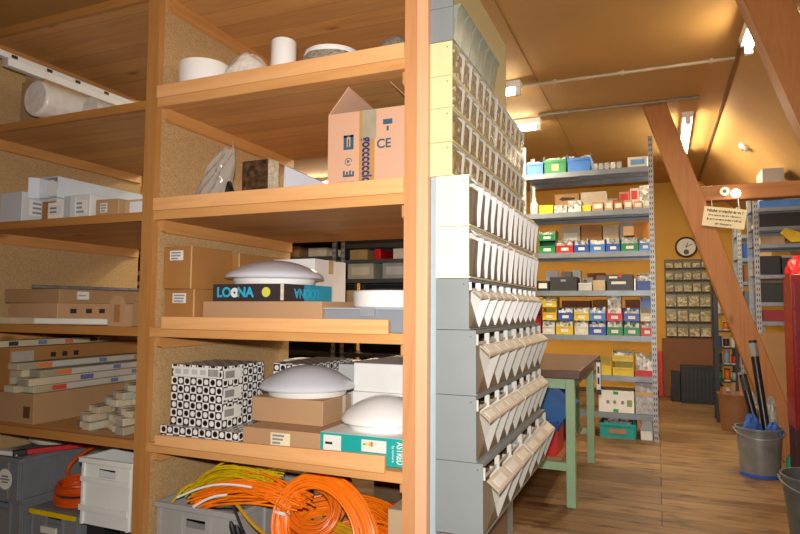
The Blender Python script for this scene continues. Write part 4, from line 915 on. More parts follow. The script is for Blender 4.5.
cable('loose_cable', 'thick orange loop standing up above the cable reel', coil((-2.64, 2.33, S0+0.372), (0.155, 0.03, 0.03), (0.03, 0.05, 0.085), (0, 0.01, 0), 2, 0.05, 33), 0.009, OR3)
t = thing('socket_box', 'blue and white socket box inside the orange cable reel', 'socket box', (-2.55, 2.37, S0+0.20))
part('housing', bx(-2.70, -2.55, 2.385, 2.46, S0+0.2, S0+0.35), WHITE, t, bev=0.006); part('cover', MB().prism([(-2.705, S0+0.3505), (-2.535, S0+0.3505), (-2.55, S0+0.405), (-2.64, S0+0.41)], 'y', 2.38, 2.46), BLUE, t, 'blue cover', bev=0.004)
solo('cable_hank', MB().tube(coil((-3.02, 2.38, S0+0.445), (0.10, 0.02, 0.0), (0, 0.09, 0.0), (0, 0, 0.025), 12, 0.16, 35), 0.006, 6), plain('cfcab8', 0.5), 'hank of off-white cable on the emblem crate', 'cable')
m = MB().at((-3.04, 2.10, S0+0.4106), rz=0.1); m.box(-0.10, 0.10, 0, 0.06, 0, 0.008); m.at((-3.04, 2.10, S0+0.4187), rz=0.13).box(-0.10, 0.09, 0, 0.055, 0, 0.012); solo('paper_stack', m, PAPER, 'stack of white papers on the front of the emblem crate', 'paper')
t = thing('spirit_level', 'red bar with black end lying across the emblem crate', 'tool', (-2.78, 2.3, S0+0.425))
m = MB().at((-2.935, 2.16, S0+0.4106), rz=math.radians(62)); m.box(0, 0.42, -0.014, 0.014, 0, 0.024); part('bar', m, RED, t, bev=0.003)
m = MB().at((-2.935, 2.16, S0+0.4106), rz=math.radians(62)); m.box(-0.06, -0.0005, -0.016, 0.016, 0, 0.027); part('end_grip', m, BLACK, t, 'black end', bev=0.003)
# seen between the rack panels
t = thing('cable_drum', 'dark red drum with black flange standing behind the rack between two uprights', 'drum', (-3.86, 3.75, 0))
m = MB(); m.box(-4.0, -3.66, 3.62, 3.95, 0, 1.55); part('drum_core', m, plain('4a1c16', 0.4, var=0.3), t)
for z in (1.25, 1.36, 1.44): part('band', bx(-3.92, -3.655, 3.612, 3.6195, z, z+0.03), plain('b0b4b0', 0.4), t)
part('flange', bx(-3.65, -3.63, 3.6, 3.95, 0, 1.60), BLACK, t)
part('flange', bx(-4.03, -4.005, 3.6, 3.95, 0, 1.60), BLACK, t)
m = MB(); m.box(-4.05, -3.60, 3.62, 3.95, 1.602, 1.86); solo('plastic_case', m, plain('a4aab0', 0.45), 'pale grey case standing on the dark red drum', 'case', bev=0.02)

# ------------------------------------------------------------------ steel racks
SHELFM = plain('7e858c', 0.4, 0.4, var=0.12, scale=10)
PERF = []
def perf():
    if PERF: return PERF[0]
    m, nt, b = base('perforated_steel'); L = nt.links.new
    uv = N(nt, 'ShaderNodeUVMap'); sp = N(nt, 'ShaderNodeSeparateXYZ'); L(uv.outputs[0], sp.inputs[0])
    def band(out, period, off, half):
        a = N(nt, 'ShaderNodeMath', operation='MULTIPLY_ADD'); L(out, a.inputs[0]); a.inputs[1].default_value = 1/period; a.inputs[2].default_value = off
        f = N(nt, 'ShaderNodeMath', operation='FRACT'); L(a.outputs[0], f.inputs[0])
        c = N(nt, 'ShaderNodeMath', operation='COMPARE'); L(f.outputs[0], c.inputs[0]); c.inputs[1].default_value = 0.5; c.inputs[2].default_value = half
        return c.outputs[0]
    mu = N(nt, 'ShaderNodeMath', operation='MULTIPLY'); L(band(sp.outputs[0], 0.0175, 0.0, 0.24), mu.inputs[0]); L(band(sp.outputs[1], 0.05, 0.0, 0.24), mu.inputs[1])
    L(ramp(nt, mu.outputs[0], [(0.4, C('9a9ea0')), (0.6, C('3a3c3e'))]), b.inputs['Base Color']); b.inputs['Roughness'].default_value = 0.45; b.inputs['Metallic'].default_value = 0.4
    PERF.append(m); return m
def steel_rack(label, x0, x1, y0, y1, top, zs, mat, th=0.035, holes=True):
    t = thing('steel_rack', label, 'rack', ((x0+x1)/2, (y0+y1)/2, 0))
    for x in (x0, x1):
        for y in (y0, y1):
            m = MB(); sx = 1 if x == x0 else -1; sy = 1 if y == y0 else -1
            m.prism([(x, y), (x+sx*0.04, y), (x+sx*0.04, y+sy*0.002), (x+sx*0.002, y+sy*0.002), (x+sx*0.002, y+sy*0.04), (x, y+sy*0.04)], 'z', 0, top)
            p = part('post', m, mat, t)
            if holes and y == y0:
                m = MB(); m.box(min(x+sx*0.003, x+sx*0.038), max(x+sx*0.003, x+sx*0.038), y0-0.0008, y0-0.0001, 0.01, top-0.01); part('perforated_strip', m, perf(), p, 'face with rows of dark slots')
    for z in zs:
        m = MB(); m.box(x0+0.003, x1-0.003, y0+0.001, y1-0.001, z-0.003, z)
        m.box(x0+0.041, x1-0.041, y0+0.0005, y0+0.003, z-th, z-0.003); m.box(x0+0.041, x1-0.041, y1-0.003, y1-0.0005, z-th, z-0.003)
        m.box(x0+0.041, x1-0.041, y0+0.003, y0+0.015, z-th, z-th+0.002); m.box(x0+0.041, x1-0.041, (y0+y1)/2-0.02, (y0+y1)/2+0.02, z-th*0.8, z-0.003)
        part('shelf', m, SHELFM if mat is GALV else mat, t)
    return t
ZR = [2.540, 2.142, 1.745, 1.375, 0.952, 0.579, 0.235]
XL, XR, YF_, YB_ = -1.235, -0.014, 6.10, 6.60
steel_rack('tall steel rack facing the viewer behind the workbench, full of coloured bins', XL, XR, YF_, YB_, 2.82, ZR, GALV, th=0.05)
CT = [FITT, FITT2]
def sbin(label, x0, x1, z, h, mat, d=0.22, y0=6.115, card=True, fill=None, group=None, tall=False, cat='bin'):
    w_ = x1-x0; t = thing('storage_bin', label, cat, ((x0+x1)/2, y0+d/2, z), group or 'open-fronted storage bins on the steel rack')
    wl = 0.004; m = MB(); f = 0.58*h
    sp = [(y0+0.03, z+h), (y0+0.002, z+f), (y0, z), (y0+d, z), (y0+d, z+h)]
    m.prism(sp, 'x', x0, x0+wl); m.prism(sp, 'x', x1-wl, x1); m.box(x0+wl, x1-wl, y0+0.004, y0+d, z, z+wl); m.box(x0+wl, x1-wl, y0, y0+wl, z, z+f); m.box(x0+wl, x1-wl, y0+d-wl, y0+d, z+wl, z+h)
    part('bin_body', m, mat, t)
    part('front_lip', bx(x0-0.001, x1+0.001, y0-0.005, y0-0.0002, z+f-0.012, z+f), mat, t)
    if card: part('label_card', bx(x0+w_*0.28, x1-w_*0.28, y0-0.0012, y0-0.0001, z+f*0.28, z+f*0.68), PAPER, t, 'white label card')
    if fill:
        rnd = random.Random(int((x0+9)*1000)); m = MB(); n = 5; hh = h*fill
        for i in range(n):
            for j in range(3):
                a = x0+wl+0.002+(w_-2*wl-0.004)*i/n; b = a+(w_-2*wl-0.004)/n*0.94; c = y0+0.012+(d-0.03)*j/3; e = c+(d-0.03)/3*0.9
                m.box(a, b, c, e, z+wl+0.0005, z+f+(hh-f)*rnd.uniform(0.3, 1.0) if hh > f else z+hh*rnd.uniform(0.7, 1))
        kindname = rnd.choice(['pale', 'grey', 'mixed'])
        solo('small_fittings', m, CT[rnd.randint(0, 1)], f'fittings in the {label}', 'fittings', stuff=True)
    return t
def sbox(label, x0, x1, z, h, mat, y0=6.13, d=0.25, name='small_box', cat='box', label_=None, top=None):
    t = thing(name, label, cat, ((x0+x1)/2, y0+d/2, z))
    part('box_body', bx(x0, x1, y0, y0+d, z, z+h), mat, t, bev=0.003)
    if label_: part('label', bx(x0+(x1-x0)*0.15, x1-(x1-x0)*0.15, y0-0.0012, y0-0.0001, z+h*0.25, z+h*0.75), label_, t)
    if top: part('lid', bx(x0-0.002, x1+0.002, y0-0.002, y0+d+0.002, z+h+0.0003, z+h*1.12), top, t)
    return t
z = ZR[0]+0.0006
def tote(label, x0, x1, h, mat, card=None):
    t = thing('tote_box', label, 'bin', ((x0+x1)/2, 6.3, z)); wl = 0.005
    m = MB(); m.box(x0, x1, 6.12, 6.5, z, z+wl); m.box(x0, x1, 6.12, 6.12+wl, z+wl, z+h*0.82); m.box(x0, x1, 6.5-wl, 6.5, z+wl, z+h*.82)
    for a in (x0, x1-wl): m.prism([(6.12, z), (6.5, z), (6.5, z+h*1.06), (6.44, z+h*0.88), (6.18, z+h*0.88), (6.12, z+h*1.06)], 'x', a, a+wl)
    part('tub', m, mat, t); part('front_rim', bx(x0, x1, 6.112, 6.1198, z+h*0.66, z+h*0.82), mat, t)
    if card: part('label_card', bx(x0+0.075, x1-0.075, 6.1185, 6.1199, z+h*0.15, z+h*0.55), plain('c8b08c', 0.7), t, 'tan label card')
    m = MB(); rnd = random.Random(int(-x0*1000))
    for i in range(7): m.box(x0+0.012+i*(x1-x0-0.024)/7, x0+0.012+(i+0.85)*(x1-x0-0.024)/7, 6.15, 6.45, z+wl+0.001, z+h*rnd.uniform(0.86, 1.02))
    solo('white_fittings', m, FITT2, 'white fittings standing in the '+label, 'fittings', stuff=True)
tote('blue tote box left of the green one on the top shelf', -1.205, -1.025, 0.145, BLUEL)
tote('green tote box with tan card on the top shelf', -1.018, -0.80, 0.165, GREEN, 1)
tote('larger blue tote box right of the green one on the top shelf', -0.793, -0.572, 0.165, BLUEL)
for i in range(5):
    m = MB(); m.at((-0.535+0.055*i, 6.16, z+0.037), rx=PI/2); m.lathe([(0.014, 0), (0.026, 0), (0.026, -0.06), (0.014, -0.06)], (0, 0, 0), 18)
    m.M = Matrix.Translation((-0.535+0.055*i, 6.19, z)); m.lathe([(0.012, 0.0), (0.026, 0.0), (0.026, 0.075), (0.012, 0.075)], (0, 0, 0), 18)
    solo('tape_roll', m, OFFW if i in (0, 3) else plain('a8a8a4', 0.5), 'small pale rolls lined up beside the blue tote box', 'roll', group='small rolls on the top shelf')
t = sbox('white box with blue print at the right end of the top shelf', -0.235, -0.06, z, 0.10, OFFW, label_=plain('6a9cc8', 0.6))
z = ZR[1]+0.0006
sbox('plain yellow box at the left of the second shelf', -1.07, -0.935, z, 0.085, plain('e0b80a', 0.45))
for i, (x0, x1, h, c) in enumerate([(-0.922, -0.80, 0.075, FITT2), (-0.79, -0.665, 0.115, FITT2), (-0.655, -0.575, 0.065, plain('d0c018', 0.5)), (-0.565, -0.46, 0.09, CARD2), (-0.45, -0.375, 0.095, plain('b8a888', 0.6)), (-0.365, -0.285, 0.085, CARD3), (-0.275, -0.2, 0.09, plain('b09a7c', 0.6)), (-0.19, -0.11, 0.075, CARD2), (-0.10, -0.045, 0.10, plain('b4b0a0', 0.6))]):
    sbox(['white spotted box right of the yellow box on the second shelf', 'taller white spotted box on the second shelf', 'small yellow box in the middle of the second shelf', 'small brown carton right of the small yellow box', 'beige carton with white label on the second shelf', 'dark brown carton with white label on the second shelf', 'greyish carton in the right half of the second shelf', 'low brown carton near the right post on the second shelf', 'narrow grey box at the right post on the second shelf'][i], x0, x1, z, h, c, label_=PAPER if i >= 3 else None)
rear = [(-0.955, -0.715, 0.235, CARD2, 'brown carton with dark arrow print behind the yellow box'), (-0.70, -0.455, 0.24, plain('d8c8b4', 0.6), 'pale pinkish box at the rear of the second shelf'), (-0.44, -0.34, 0.16, plain('9a9c98', 0.5), 'grey rear box between the pale box and the red-white cartons'), (-0.33, -0.235, 0.22, plain('d08a78', 0.6), 'red and white carton at the rear of the second shelf'), (-0.228, -0.15, 0.25, plain('dcd0c8', 0.5), 'tall white carton beside the red and white one'), (-0.143, -0.05, 0.27, FITT2, 'tall spotted white carton at the rear right of the second shelf')]
for x0, x1, h, c, l in rear:
    t = sbox(l, x0, x1, z, h, c, y0=6.40, d=0.17)
    if 'arrow' in l: part('arrow_print', MB().prism([(x0+0.04, z+h*0.78), (x0+0.07, z+h*0.70), (x1-0.04, z+h*0.74), (x1-0.04, z+h*0.82), (x0+0.07, z+h*0.86)], 'y', 6.3988, 6.3999), plain('4a2e1a', 0.7), t)
    if 'red' in l: part('label', bx(x0+0.01, x1-0.01, 6.3988, 6.3999, z+h*0.55, z+h*0.9), plain('c83a34', 0.6), t)
m = MB(); m.lathe([(0.035, 0), (0.04, 0.01), (0.04, 0.11), (0.018, 0.15), (0.018, 0.18), (0, 0.18)], (-1.135, 6.22, z), 20); solo('spray_bottle', m, WHITEG, 'white bottle at the left end of the second shelf', 'bottle')
z = ZR[2]+0.0006
sbin('lower green bin of the pair at the left of the third shelf', -1.075, -0.915, z, 0.125, GREEN, fill=None)
sbin('upper green bin of the pair at the left of the third shelf', -1.075, -0.915, z+0.1255, 0.105, GREEN, fill=0.9)
for x0, x1, c, l in [(-0.905, -0.745, RED, 'red bin between green and blue bins on the third shelf'), (-0.735, -0.60, BLUE, 'leftmost blue bin of the third shelf beside the red bin'), (-0.59, -0.45, BLUEL, 'lighter blue bin in the middle of the third shelf'), (-0.44, -0.315, BLUE, 'blue bin left of the single green bin on the third shelf'), (-0.305, -0.155, GREEN, 'green bin carrying a small carton on the third shelf'), (-0.145, -0.04, BLUEL, 'light blue bin at the right post on the third shelf')]:
    sbin(l, x0, x1, z, 0.125, c, fill=1.1 if c != BLUEL else 0.95)
sbox('small brown carton perched on the green bin of the third shelf', -0.285, -0.19, z+0.15, 0.09, CARD2, y0=6.15, d=0.16)
for x0, x1, h, c, l in [(-0.90, -0.71, 0.30, plain('c8b498', 0.6), 'cream-labelled carton behind the red bin'), (-0.70, -0.50, 0.30, plain('b07a48', 0.7), 'orange-brown carton behind the middle blue bins'), (-0.49, -0.34, 0.29, plain('ccb894', 0.6), 'cream carton behind the blue bin of the third shelf'), (-0.33, -0.20, 0.31, plain('a8a49a', 0.6), 'greyish carton behind the green bin of the third shelf'), (-0.19, -0.06, 0.30, plain('d08a2a', 0.6), 'orange carton behind the light blue bin at the right post')]:
    sbox(l, x0, x1, z, h, c, y0=6.40, d=0.17, label_=PAPER if 'label' in l else None)
z = ZR[3]+0.0006
sbox('black box with white sticker at the left of the fourth shelf', -1.10, -0.985, z, 0.10, BLACK, label_=PAPER)
t = sbox('wide flat black case on the fourth shelf', -0.975, -0.715, z, 0.135, DARK); part('clasp', bx(-0.87, -0.82, 6.1275, 6.1298, z+0.09, z+0.11), STEEL, t)
sbox('white papers standing behind the wide flat black case', -1.06, -0.93, z, 0.215, WHITE, y0=6.41, d=0.04, name='paper_pad', cat='paper'); sbox('pale cardboard tray behind the wide black case', -0.90, -0.80, z, 0.20, plain('a8a49a', 0.6), y0=6.40, d=0.12); sbox('white box top behind the right end of the black case', -0.79, -0.71, z, 0.215, WHITE, y0=6.40, d=0.1)
sbox('low grey tin box in the middle of the fourth shelf', -0.70, -0.575, z, 0.065, plain('b4b4b0', 0.3), top=WHITE); sbox('grey fittings box on its own behind the low tin box', -0.69, -0.59, z, 0.14, FITT, y0=6.39, d=0.12); sbox('small beige carton beside the big black tool case', -0.565, -0.455, z, 0.10, plain('b8a284', 0.7)); sbox('greyish carton behind the small beige carton', -0.56, -0.46, z, 0.16, plain('9c9a94', 0.6), y0=6.40, d=0.14)
t = sbox('big black tool case with white emblem and red latch on the fourth shelf', -0.44, -0.205, z, 0.15, plain('333338', 0.45), label_=None, name='tool_case', cat='case'); part('emblem', bx(-0.40, -0.27, 6.1285, 6.1298, z+0.06, z+0.085), PAPER, t); part('latch', bx(-0.335, -0.305, 6.1275, 6.1298, z+0.125, z+0.155), RED, t); part('top_label', bx(-0.42, -0.345, 6.1285, 6.1298, z+0.115, z+0.135), PAPER, t)
sbox('narrow white slip box beside the big black tool case', -0.198, -0.182, z, 0.11, WHITE)
sbin('blue bin full of pale fittings at the right of the fourth shelf', -0.175, -0.04, z, 0.15, plain('183c90', 0.4), fill=1.2, card=False)
sbox('rust-coloured carton at the rear middle of the fourth shelf', -0.66, -0.48, z, 0.19, plain('a8602c', 0.7), y0=6.53, d=0.05)
z = ZR[4]+0.0006; H = 0.135
row1 = [(-1.045, -0.93, OFFW, 'white bin'), (-0.915, -0.755, YELLOW, 'yellow bin'), (-0.74, -0.615, OFFW, 'white carton-like bin'), (-0.605, -0.455, BLUE, 'blue bin'), (-0.445, -0.305, GREEN, 'left green bin'), (-0.295, -0.155, GREEN, 'right green bin'), (-0.145, -0.04, RED, 'red and white bin')]
row2 = [(-1.045, -0.91, YELLOW, 'leftmost yellow bin'), (-0.895, -0.755, BLUE, 'blue bin beside the leftmost yellow one'), (-0.745, -0.605, YELLOW, 'yellow bin in the middle'), (-0.60, -0.455, BLUEL, 'light blue bin in the middle'), (-0.445, -0.305, RED, 'red bin with tall white stack'), (-0.295, -0.155, BLUE, 'blue bin right of the red one'), (-0.145, -0.04, plain('d4c8a8', 0.5), 'cream bin')]
for x0, x1, c, l in row1: sbin(l+' in the bottom fifth-shelf row', x0, x1, z, H, c, fill=1.0)
for x0, x1, c, l in row2: sbin(l+' in the upper fifth-shelf row', x0, x1, z+H+0.0006, 0.125, c, fill=1.05 if 'light' in l else (None if 'leftmost yellow bin' == l or 'red' in l[:4] or l == 'cream bin' else 1.0))
sbin('topmost yellow bin stacked at the left of the fifth shelf', -1.045, -0.91, z+H+0.127, 0.10, YELLOW, fill=0.9)
sbox('tall stack of white sleeves in the red bin of the fifth shelf', -0.435, -0.315, z+H+0.006, 0.235, FITT2, y0=6.125, d=0.17, name='sleeve_stack', cat='stack')
sbin('dark blue bin stacked on the cream bin of the fifth shelf', -0.145, -0.04, z+H+0.127, 0.10, plain('2a5a9c', 0.4), fill=None, card=False)
sbin('dark red bin at the far left of the fifth shelf', -1.185, -1.06, z, 0.30, plain('901820', 0.4), fill=None, card=False)
for x0, x1, h, c, l in [(-0.90, -0.62, 0.33, plain('8a5030', 0.7), 'reddish brown carton behind the middle bins of the fifth shelf'), (-0.60, -0.46, 0.34, CARD3, 'brown rear carton left of the white sleeves on the fifth shelf'), (-0.29, -0.16, 0.34, plain('9a5a34', 0.7), 'rusty carton behind the blue bins at the right of the fifth shelf')]: sbox(l, x0, x1, z, h, c, y0=6.40, d=0.17)
z = ZR[5]+0.0006
sbin('small tilted yellow bin at the workbench end of the sixth shelf', -0.535, -0.41, z, 0.15, YELLOW, card=False)
sbin('lower yellow bin of the stacked pair on the sixth shelf', -0.40, -0.215, z, 0.13, YELLOW, fill=None, card=False); sbin('upper yellow bin of the stacked pair on the sixth shelf', -0.40, -0.215, z+0.1306, 0.10, plain('c8b020', 0.4), fill=0.9, card=False)
sbin('red bin heaped with grey fittings on the sixth shelf', -0.20, -0.04, z, 0.10, RED, card=False, fill=2.2)
z = ZR[6]+0.0006
t = sbox('white carton with green tape marks on the seventh shelf', -0.53, -0.215, z, 0.20, WHITE, d=0.3)
for zz in (z+0.002, z+0.165): part('tape', bx(-0.40, -0.355, 6.1285, 6.1299, zz, zz+0.03), plain('2aa04a', 0.5), t, 'green tape')
for x in (-0.46, -0.40, -0.33): part('print', bx(x, x+0.025, 6.1285, 6.1299, z+0.08, z+0.11), plain('7a7a7c', 0.7), t)
part('print', bx(-0.28, -0.235, 6.1285, 6.1299, z+0.06, z+0.12), plain('8a9a6a', 0.7), t)
t = sbox('grey film-wrapped parcel with yellow tape on the seventh shelf', -0.205, -0.04, z, 0.285, plain('a8a8ac', 0.15, var=0.35, scale=30, bump=0.5), d=0.3, name='wrapped_parcel', cat='parcel'); part('tape', bx(-0.206, -0.039, 6.1285, 6.1298, z+0.17, z+0.20), plain('c09a50', 0.3), t)
t = crate('teal crate on the floor under the steel rack', 0.30, 0.40, 0.135, TEAL, (-0.365, 6.13, 0.0005), slots=False); part('label', bx(-0.44, -0.29, 6.118, 6.1205, 0.045, 0.085), plain('b07a5a', 0.7), t, 'brown label')
solo('metal_fittings', MB().box(-0.49, -0.24, 6.16, 6.48, 0.007, 0.15).box(-0.45, -0.36, 6.18, 6.3, 0.151, 0.19).box(-0.34, -0.27, 6.2, 6.34, 0.151, 0.18), FITT, 'metal fittings heaped in the teal crate', 'fittings', stuff=True)
sbin('white bin on the floor beside the right rack post', -0.165, -0.065, 0.0005, 0.135, WHITE, card=False, y0=6.15)

# ------------------------------------------------------------------ workbench and what is under it
t = thing('workbench', 'workbench with worn brown wooden top and pale green steel legs', 'table', (-0.95, 4.5, 0))
part('table_top', bx(-1.40, -0.435, 3.84, 5.22, 0.775, 0.828), TABLE, t, 'worn brown wooden top', bev=0.005)
for x in (-0.53, -1.38):
    for y in (3.885, 5.06): part('leg', bx(x, x+0.055, y, y+0.055, 0, 0.774), PGREEN, t, bev=0.003)
for y in (3.89, 5.07): part('apron', bx(-1.324, -0.531, y, y+0.03, 0.71, 0.774), PGREEN, t)
part('apron', bx(-0.515, -0.485, 3.941, 5.059, 0.71, 0.774), PGREEN, t); part('apron', bx(-1.365, -1.335, 3.941, 5.059, 0.71, 0.774), PGREEN, t)
for y in (3.895, 5.075): part('stretcher', bx(-1.324, -0.531, y, y+0.035, 0.215, 0.262), PGREEN, t)
part('under_shelf', bx(-1.32, -0.56, 3.94, 5.05, 0.2625, 0.282), wood('8a5a34', 'a06c40', 'x', knots=False), t, 'brown board between the legs')
z = 0.2828
t = thing('plastic_crate', 'red crate under the workbench below the blue one', 'crate', (-0.72, 4.05, z)); m = MB().at((-0.72, 3.96, z)); m.obox(0.25, 0.3, 0.15, 0.006); part('tub', m, RED, t); part('rim', bx(-0.85, -0.59, 3.95, 3.9595, z+0.13, z+0.15), RED, t)
t = thing('plastic_crate', 'dark blue crate stacked on the red one under the workbench', 'crate', (-0.72, 4.05, z+0.151)); m = MB().at((-0.72, 3.955, z+0.1505)); m.obox(0.26, 0.31, 0.055, 0.006); part('tub', m, plain('182c8c', 0.4), t); part('rim', bx(-0.86, -0.58, 3.944, 3.9545, z+0.185, z+0.2055), plain('182c8c', 0.4), t)
t = thing('blue_folder', 'big blue folder leaning askew on the crates under the workbench', 'folder', (-0.72, 4.05, z+0.17))
m = MB().at((-0.755, 4.02, z+0.16), ry=math.radians(38)); m.box(-0.12, 0.12, 0, 0.12, 0.03, 0.30); part('cover', m, plain('1c5a9a', 0.4, var=0.05), t, bev=0.005); m = MB().at((-0.755, 4.02, z+0.16), ry=math.radians(38)); m.box(-0.11, 0.11, -0.002, -0.0001, 0.24, 0.28); part('spine_label', m, plain('18508c', 0.4), t)
t = carton('red_box', 'red box standing under the workbench behind the blue folder', -0.86, -0.62, 4.40, 4.7, z, z+0.38, plain('a01820', 0.5)); carton('green_box', 'green box deep under the workbench near the right legs', -0.60, -0.565, 4.45, 4.9, z, z+0.36, plain('1c6a3c', 0.5))
carton('cardboard_box', 'dark carton deep under the workbench', -1.30, -0.95, 4.2, 4.8, z, z+0.36, plain('3c3430', 0.7))
t = thing('wall_bracket', 'black bracket with white slotted strip hanging at the right edge of the workbench', 'bracket', (-0.42, 4.85, 0.52)); part('plate', bx(-0.434, -0.40, 4.84, 4.86, 0.56, 0.82), BLACK, t); part('strip', bx(-0.432, -0.402, 4.832, 4.8395, 0.60, 0.80), WHITE, t, 'white strip')
for zz in (0.64, 0.72): part('slot', bx(-0.424, -0.410, 4.8305, 4.8319, zz, zz+0.05), DARK, t)

# ------------------------------------------------------------------ dark racks seen through the wooden rack
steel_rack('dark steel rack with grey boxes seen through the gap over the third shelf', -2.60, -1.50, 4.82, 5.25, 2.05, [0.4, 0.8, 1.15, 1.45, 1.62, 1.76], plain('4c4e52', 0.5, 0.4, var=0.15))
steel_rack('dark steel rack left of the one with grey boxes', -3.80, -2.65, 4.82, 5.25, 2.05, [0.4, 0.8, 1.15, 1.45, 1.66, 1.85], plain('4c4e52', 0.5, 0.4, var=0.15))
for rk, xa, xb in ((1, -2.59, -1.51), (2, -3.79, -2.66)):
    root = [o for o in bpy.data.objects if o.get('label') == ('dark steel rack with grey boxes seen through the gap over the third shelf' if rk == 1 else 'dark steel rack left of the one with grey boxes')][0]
    part('back_panel', bx(xa, xb, 5.252, 5.262, 0.05, 2.04), plain('232324', 0.6), root, 'black sheet added for the dark behind the rack')  # dark sheet painted in for the darkness behind, covers the lit wall
B2 = dict(y0=4.84, d=0.3)
sbox('yellowish grey box with printed front on the dark rack', -2.54, -2.29, 1.4506, 0.14, plain('b4b29c', 0.6), label_=plain('d0cdb4', 0.6), **B2); sbox('silver grey box with printed front near the corner post gap', -2.20, -1.96, 1.4506, 0.14, plain('a0a2a4', 0.5), label_=plain('c0c2c4', 0.5), **B2)
sbox('tan box on the upper level of the dark rack', -2.52, -2.35, 1.6206, 0.09, plain('a88c58', 0.6), **B2); sbox('small red box on the upper level of the dark rack', -2.28, -2.22, 1.6206, 0.09, RED, **B2); sbox('small white box on the upper level of the dark rack', -2.10, -1.98, 1.6206, 0.09, OFFW, **B2); sbox('cream box on the middle level of the dark rack', -2.55, -2.42, 1.1506, 0.2, plain('c8a878', 0.6), **B2); sbox('black box on the middle level of the dark rack', -2.30, -2.0, 1.1506, 0.22, DARK, **B2)
sbox('tall cream box at the right end of the left dark rack', -2.86, -2.74, 1.4506, 0.18, plain('cfc4a4', 0.6), **B2); sbox('tan box beside the tall cream box on the left dark rack', -3.10, -2.90, 1.4506, 0.16, plain('a88a5c', 0.6), **B2); sbox('white box on the upper level of the left dark rack', -2.95, -2.76, 1.6606, 0.08, plain('d4cdb8', 0.6), **B2); sbox('brown box on the upper level of the left dark rack', -3.3, -3.05, 1.6606, 0.1, CARD, **B2)
sbox('wide black box on top of the dark racks', -2.55, -1.6, 1.7606, 0.22, BLACK, **B2); sbox('black box on top of the left dark rack', -3.6, -2.75, 1.8506, 0.15, BLACK, **B2)

# ------------------------------------------------------------------ right side of the aisle
steel_rack('steel rack on the right of the aisle behind the horizontal timber', 0.815, 1.75, 6.30, 6.75, 2.33, [2.12, 1.945, 1.79, 1.515, 1.27, 1.10, 0.70, 0.30], GALV)
steel_rack('farther steel rack right of the aisle, half hidden by the brace', 0.80, 1.65, 7.40, 7.85, 2.3, [2.0, 1.75, 1.5, 1.2, 0.9, 0.55, 0.2], GALV)
R = dict(y0=6.33, d=0.35)
sbox('silver grey box on top of the right rack over the timber', 0.91, 1.09, 2.1206, 0.36, plain('a4a4a0', 0.4), **R) if False else None
sbox('blue flat box under the horizontal timber on the right rack', 0.87, 1.25, 2.1206, 0.07, BLUEL, **R); sbox('silver grey box standing on the blue flat box of the right rack', 0.90, 1.07, 2.1912, 0.29, plain('9c9c98', 0.4), **R)
sbox('black case on the second level of the right rack', 0.87, 1.20, 1.9456, 0.12, BLACK, **R); sbox('tan board stack on the third level of the right rack', 0.87, 1.06, 1.7906, 0.075, plain('a48c6c', 0.6), **R)
t = thing('power_tool', 'yellow power tool on the third level of the right rack', 'tool', (1.12, 6.35, 1.79)); part('tool_body', MB().prism([(1.02, 1.885), (1.06, 1.93), (1.25, 1.86), (1.25, 1.80), (1.10, 1.80)], 'y', 6.30, 6.326), YELLOW, t, bev=0.004); part('handle', bx(1.10, 1.16, 6.303, 6.325, 1.7905, 1.7995), BLACK, t)
sbox('black glossy tray on the fourth level of the right rack', 0.86, 1.02, 1.5156, 0.17, plain('2c3038', 0.25), **R); sbox('dark tray with pale lid on the fourth level of the right rack', 1.03, 1.18, 1.5156, 0.15, DARK, top=plain('84888c', 0.4), **R)
sbox('large black box on the fifth level of the right rack', 0.86, 1.17, 1.2706, 0.17, BLACK, **R); sbox('flat brown case on the large black box of the right rack', 0.86, 1.05, 1.4412, 0.035, plain('6a5648', 0.6), **R); sbox('dark red box low on the right rack', 0.87, 1.09, 1.1006, 0.10, plain('8c1c24', 0.5), **R); sbox('black bin low on the right rack beside the red box', 1.10, 1.18, 1.1006, 0.12, DARK, **R); sbox('black case on the lowest used level of the right rack', 0.86, 1.18, 0.7006, 0.25, BLACK, **R)
R2 = dict(y0=7.43, d=0.3)
for x0, x1, z, h, c, l in [(0.97, 1.1, 2.0006, 0.12, OFFW, 'white box on the top level of the farther right rack'), (0.85, 0.98, 1.7506, 0.16, BLUE, 'blue box on the farther right rack beside the brace'), (1.0, 1.12, 1.7506, 0.14, CARD2, 'brown box beside the blue box on the farther right rack'), (0.85, 1.1, 1.5006, 0.18, plain('8c5c34', 0.7), 'brown box in the middle of the farther right rack'), (0.85, 1.0, 1.2006, 0.2, plain('5c6874', 0.5), 'grey-blue box low on the farther right rack'), (0.85, 1.05, 0.9006, 0.2, plain('9c8a6a', 0.6), 'beige box low on the farther right rack'), (1.11, 1.3, 1.5006, 0.2, DARK, 'dark case behind the near post on the farther right rack'), (0.86, 1.1, 0.5506, 0.25, CARD, 'brown carton near the foot of the farther right rack')]: sbox(l, x0, x1, z, h, c, **R2)
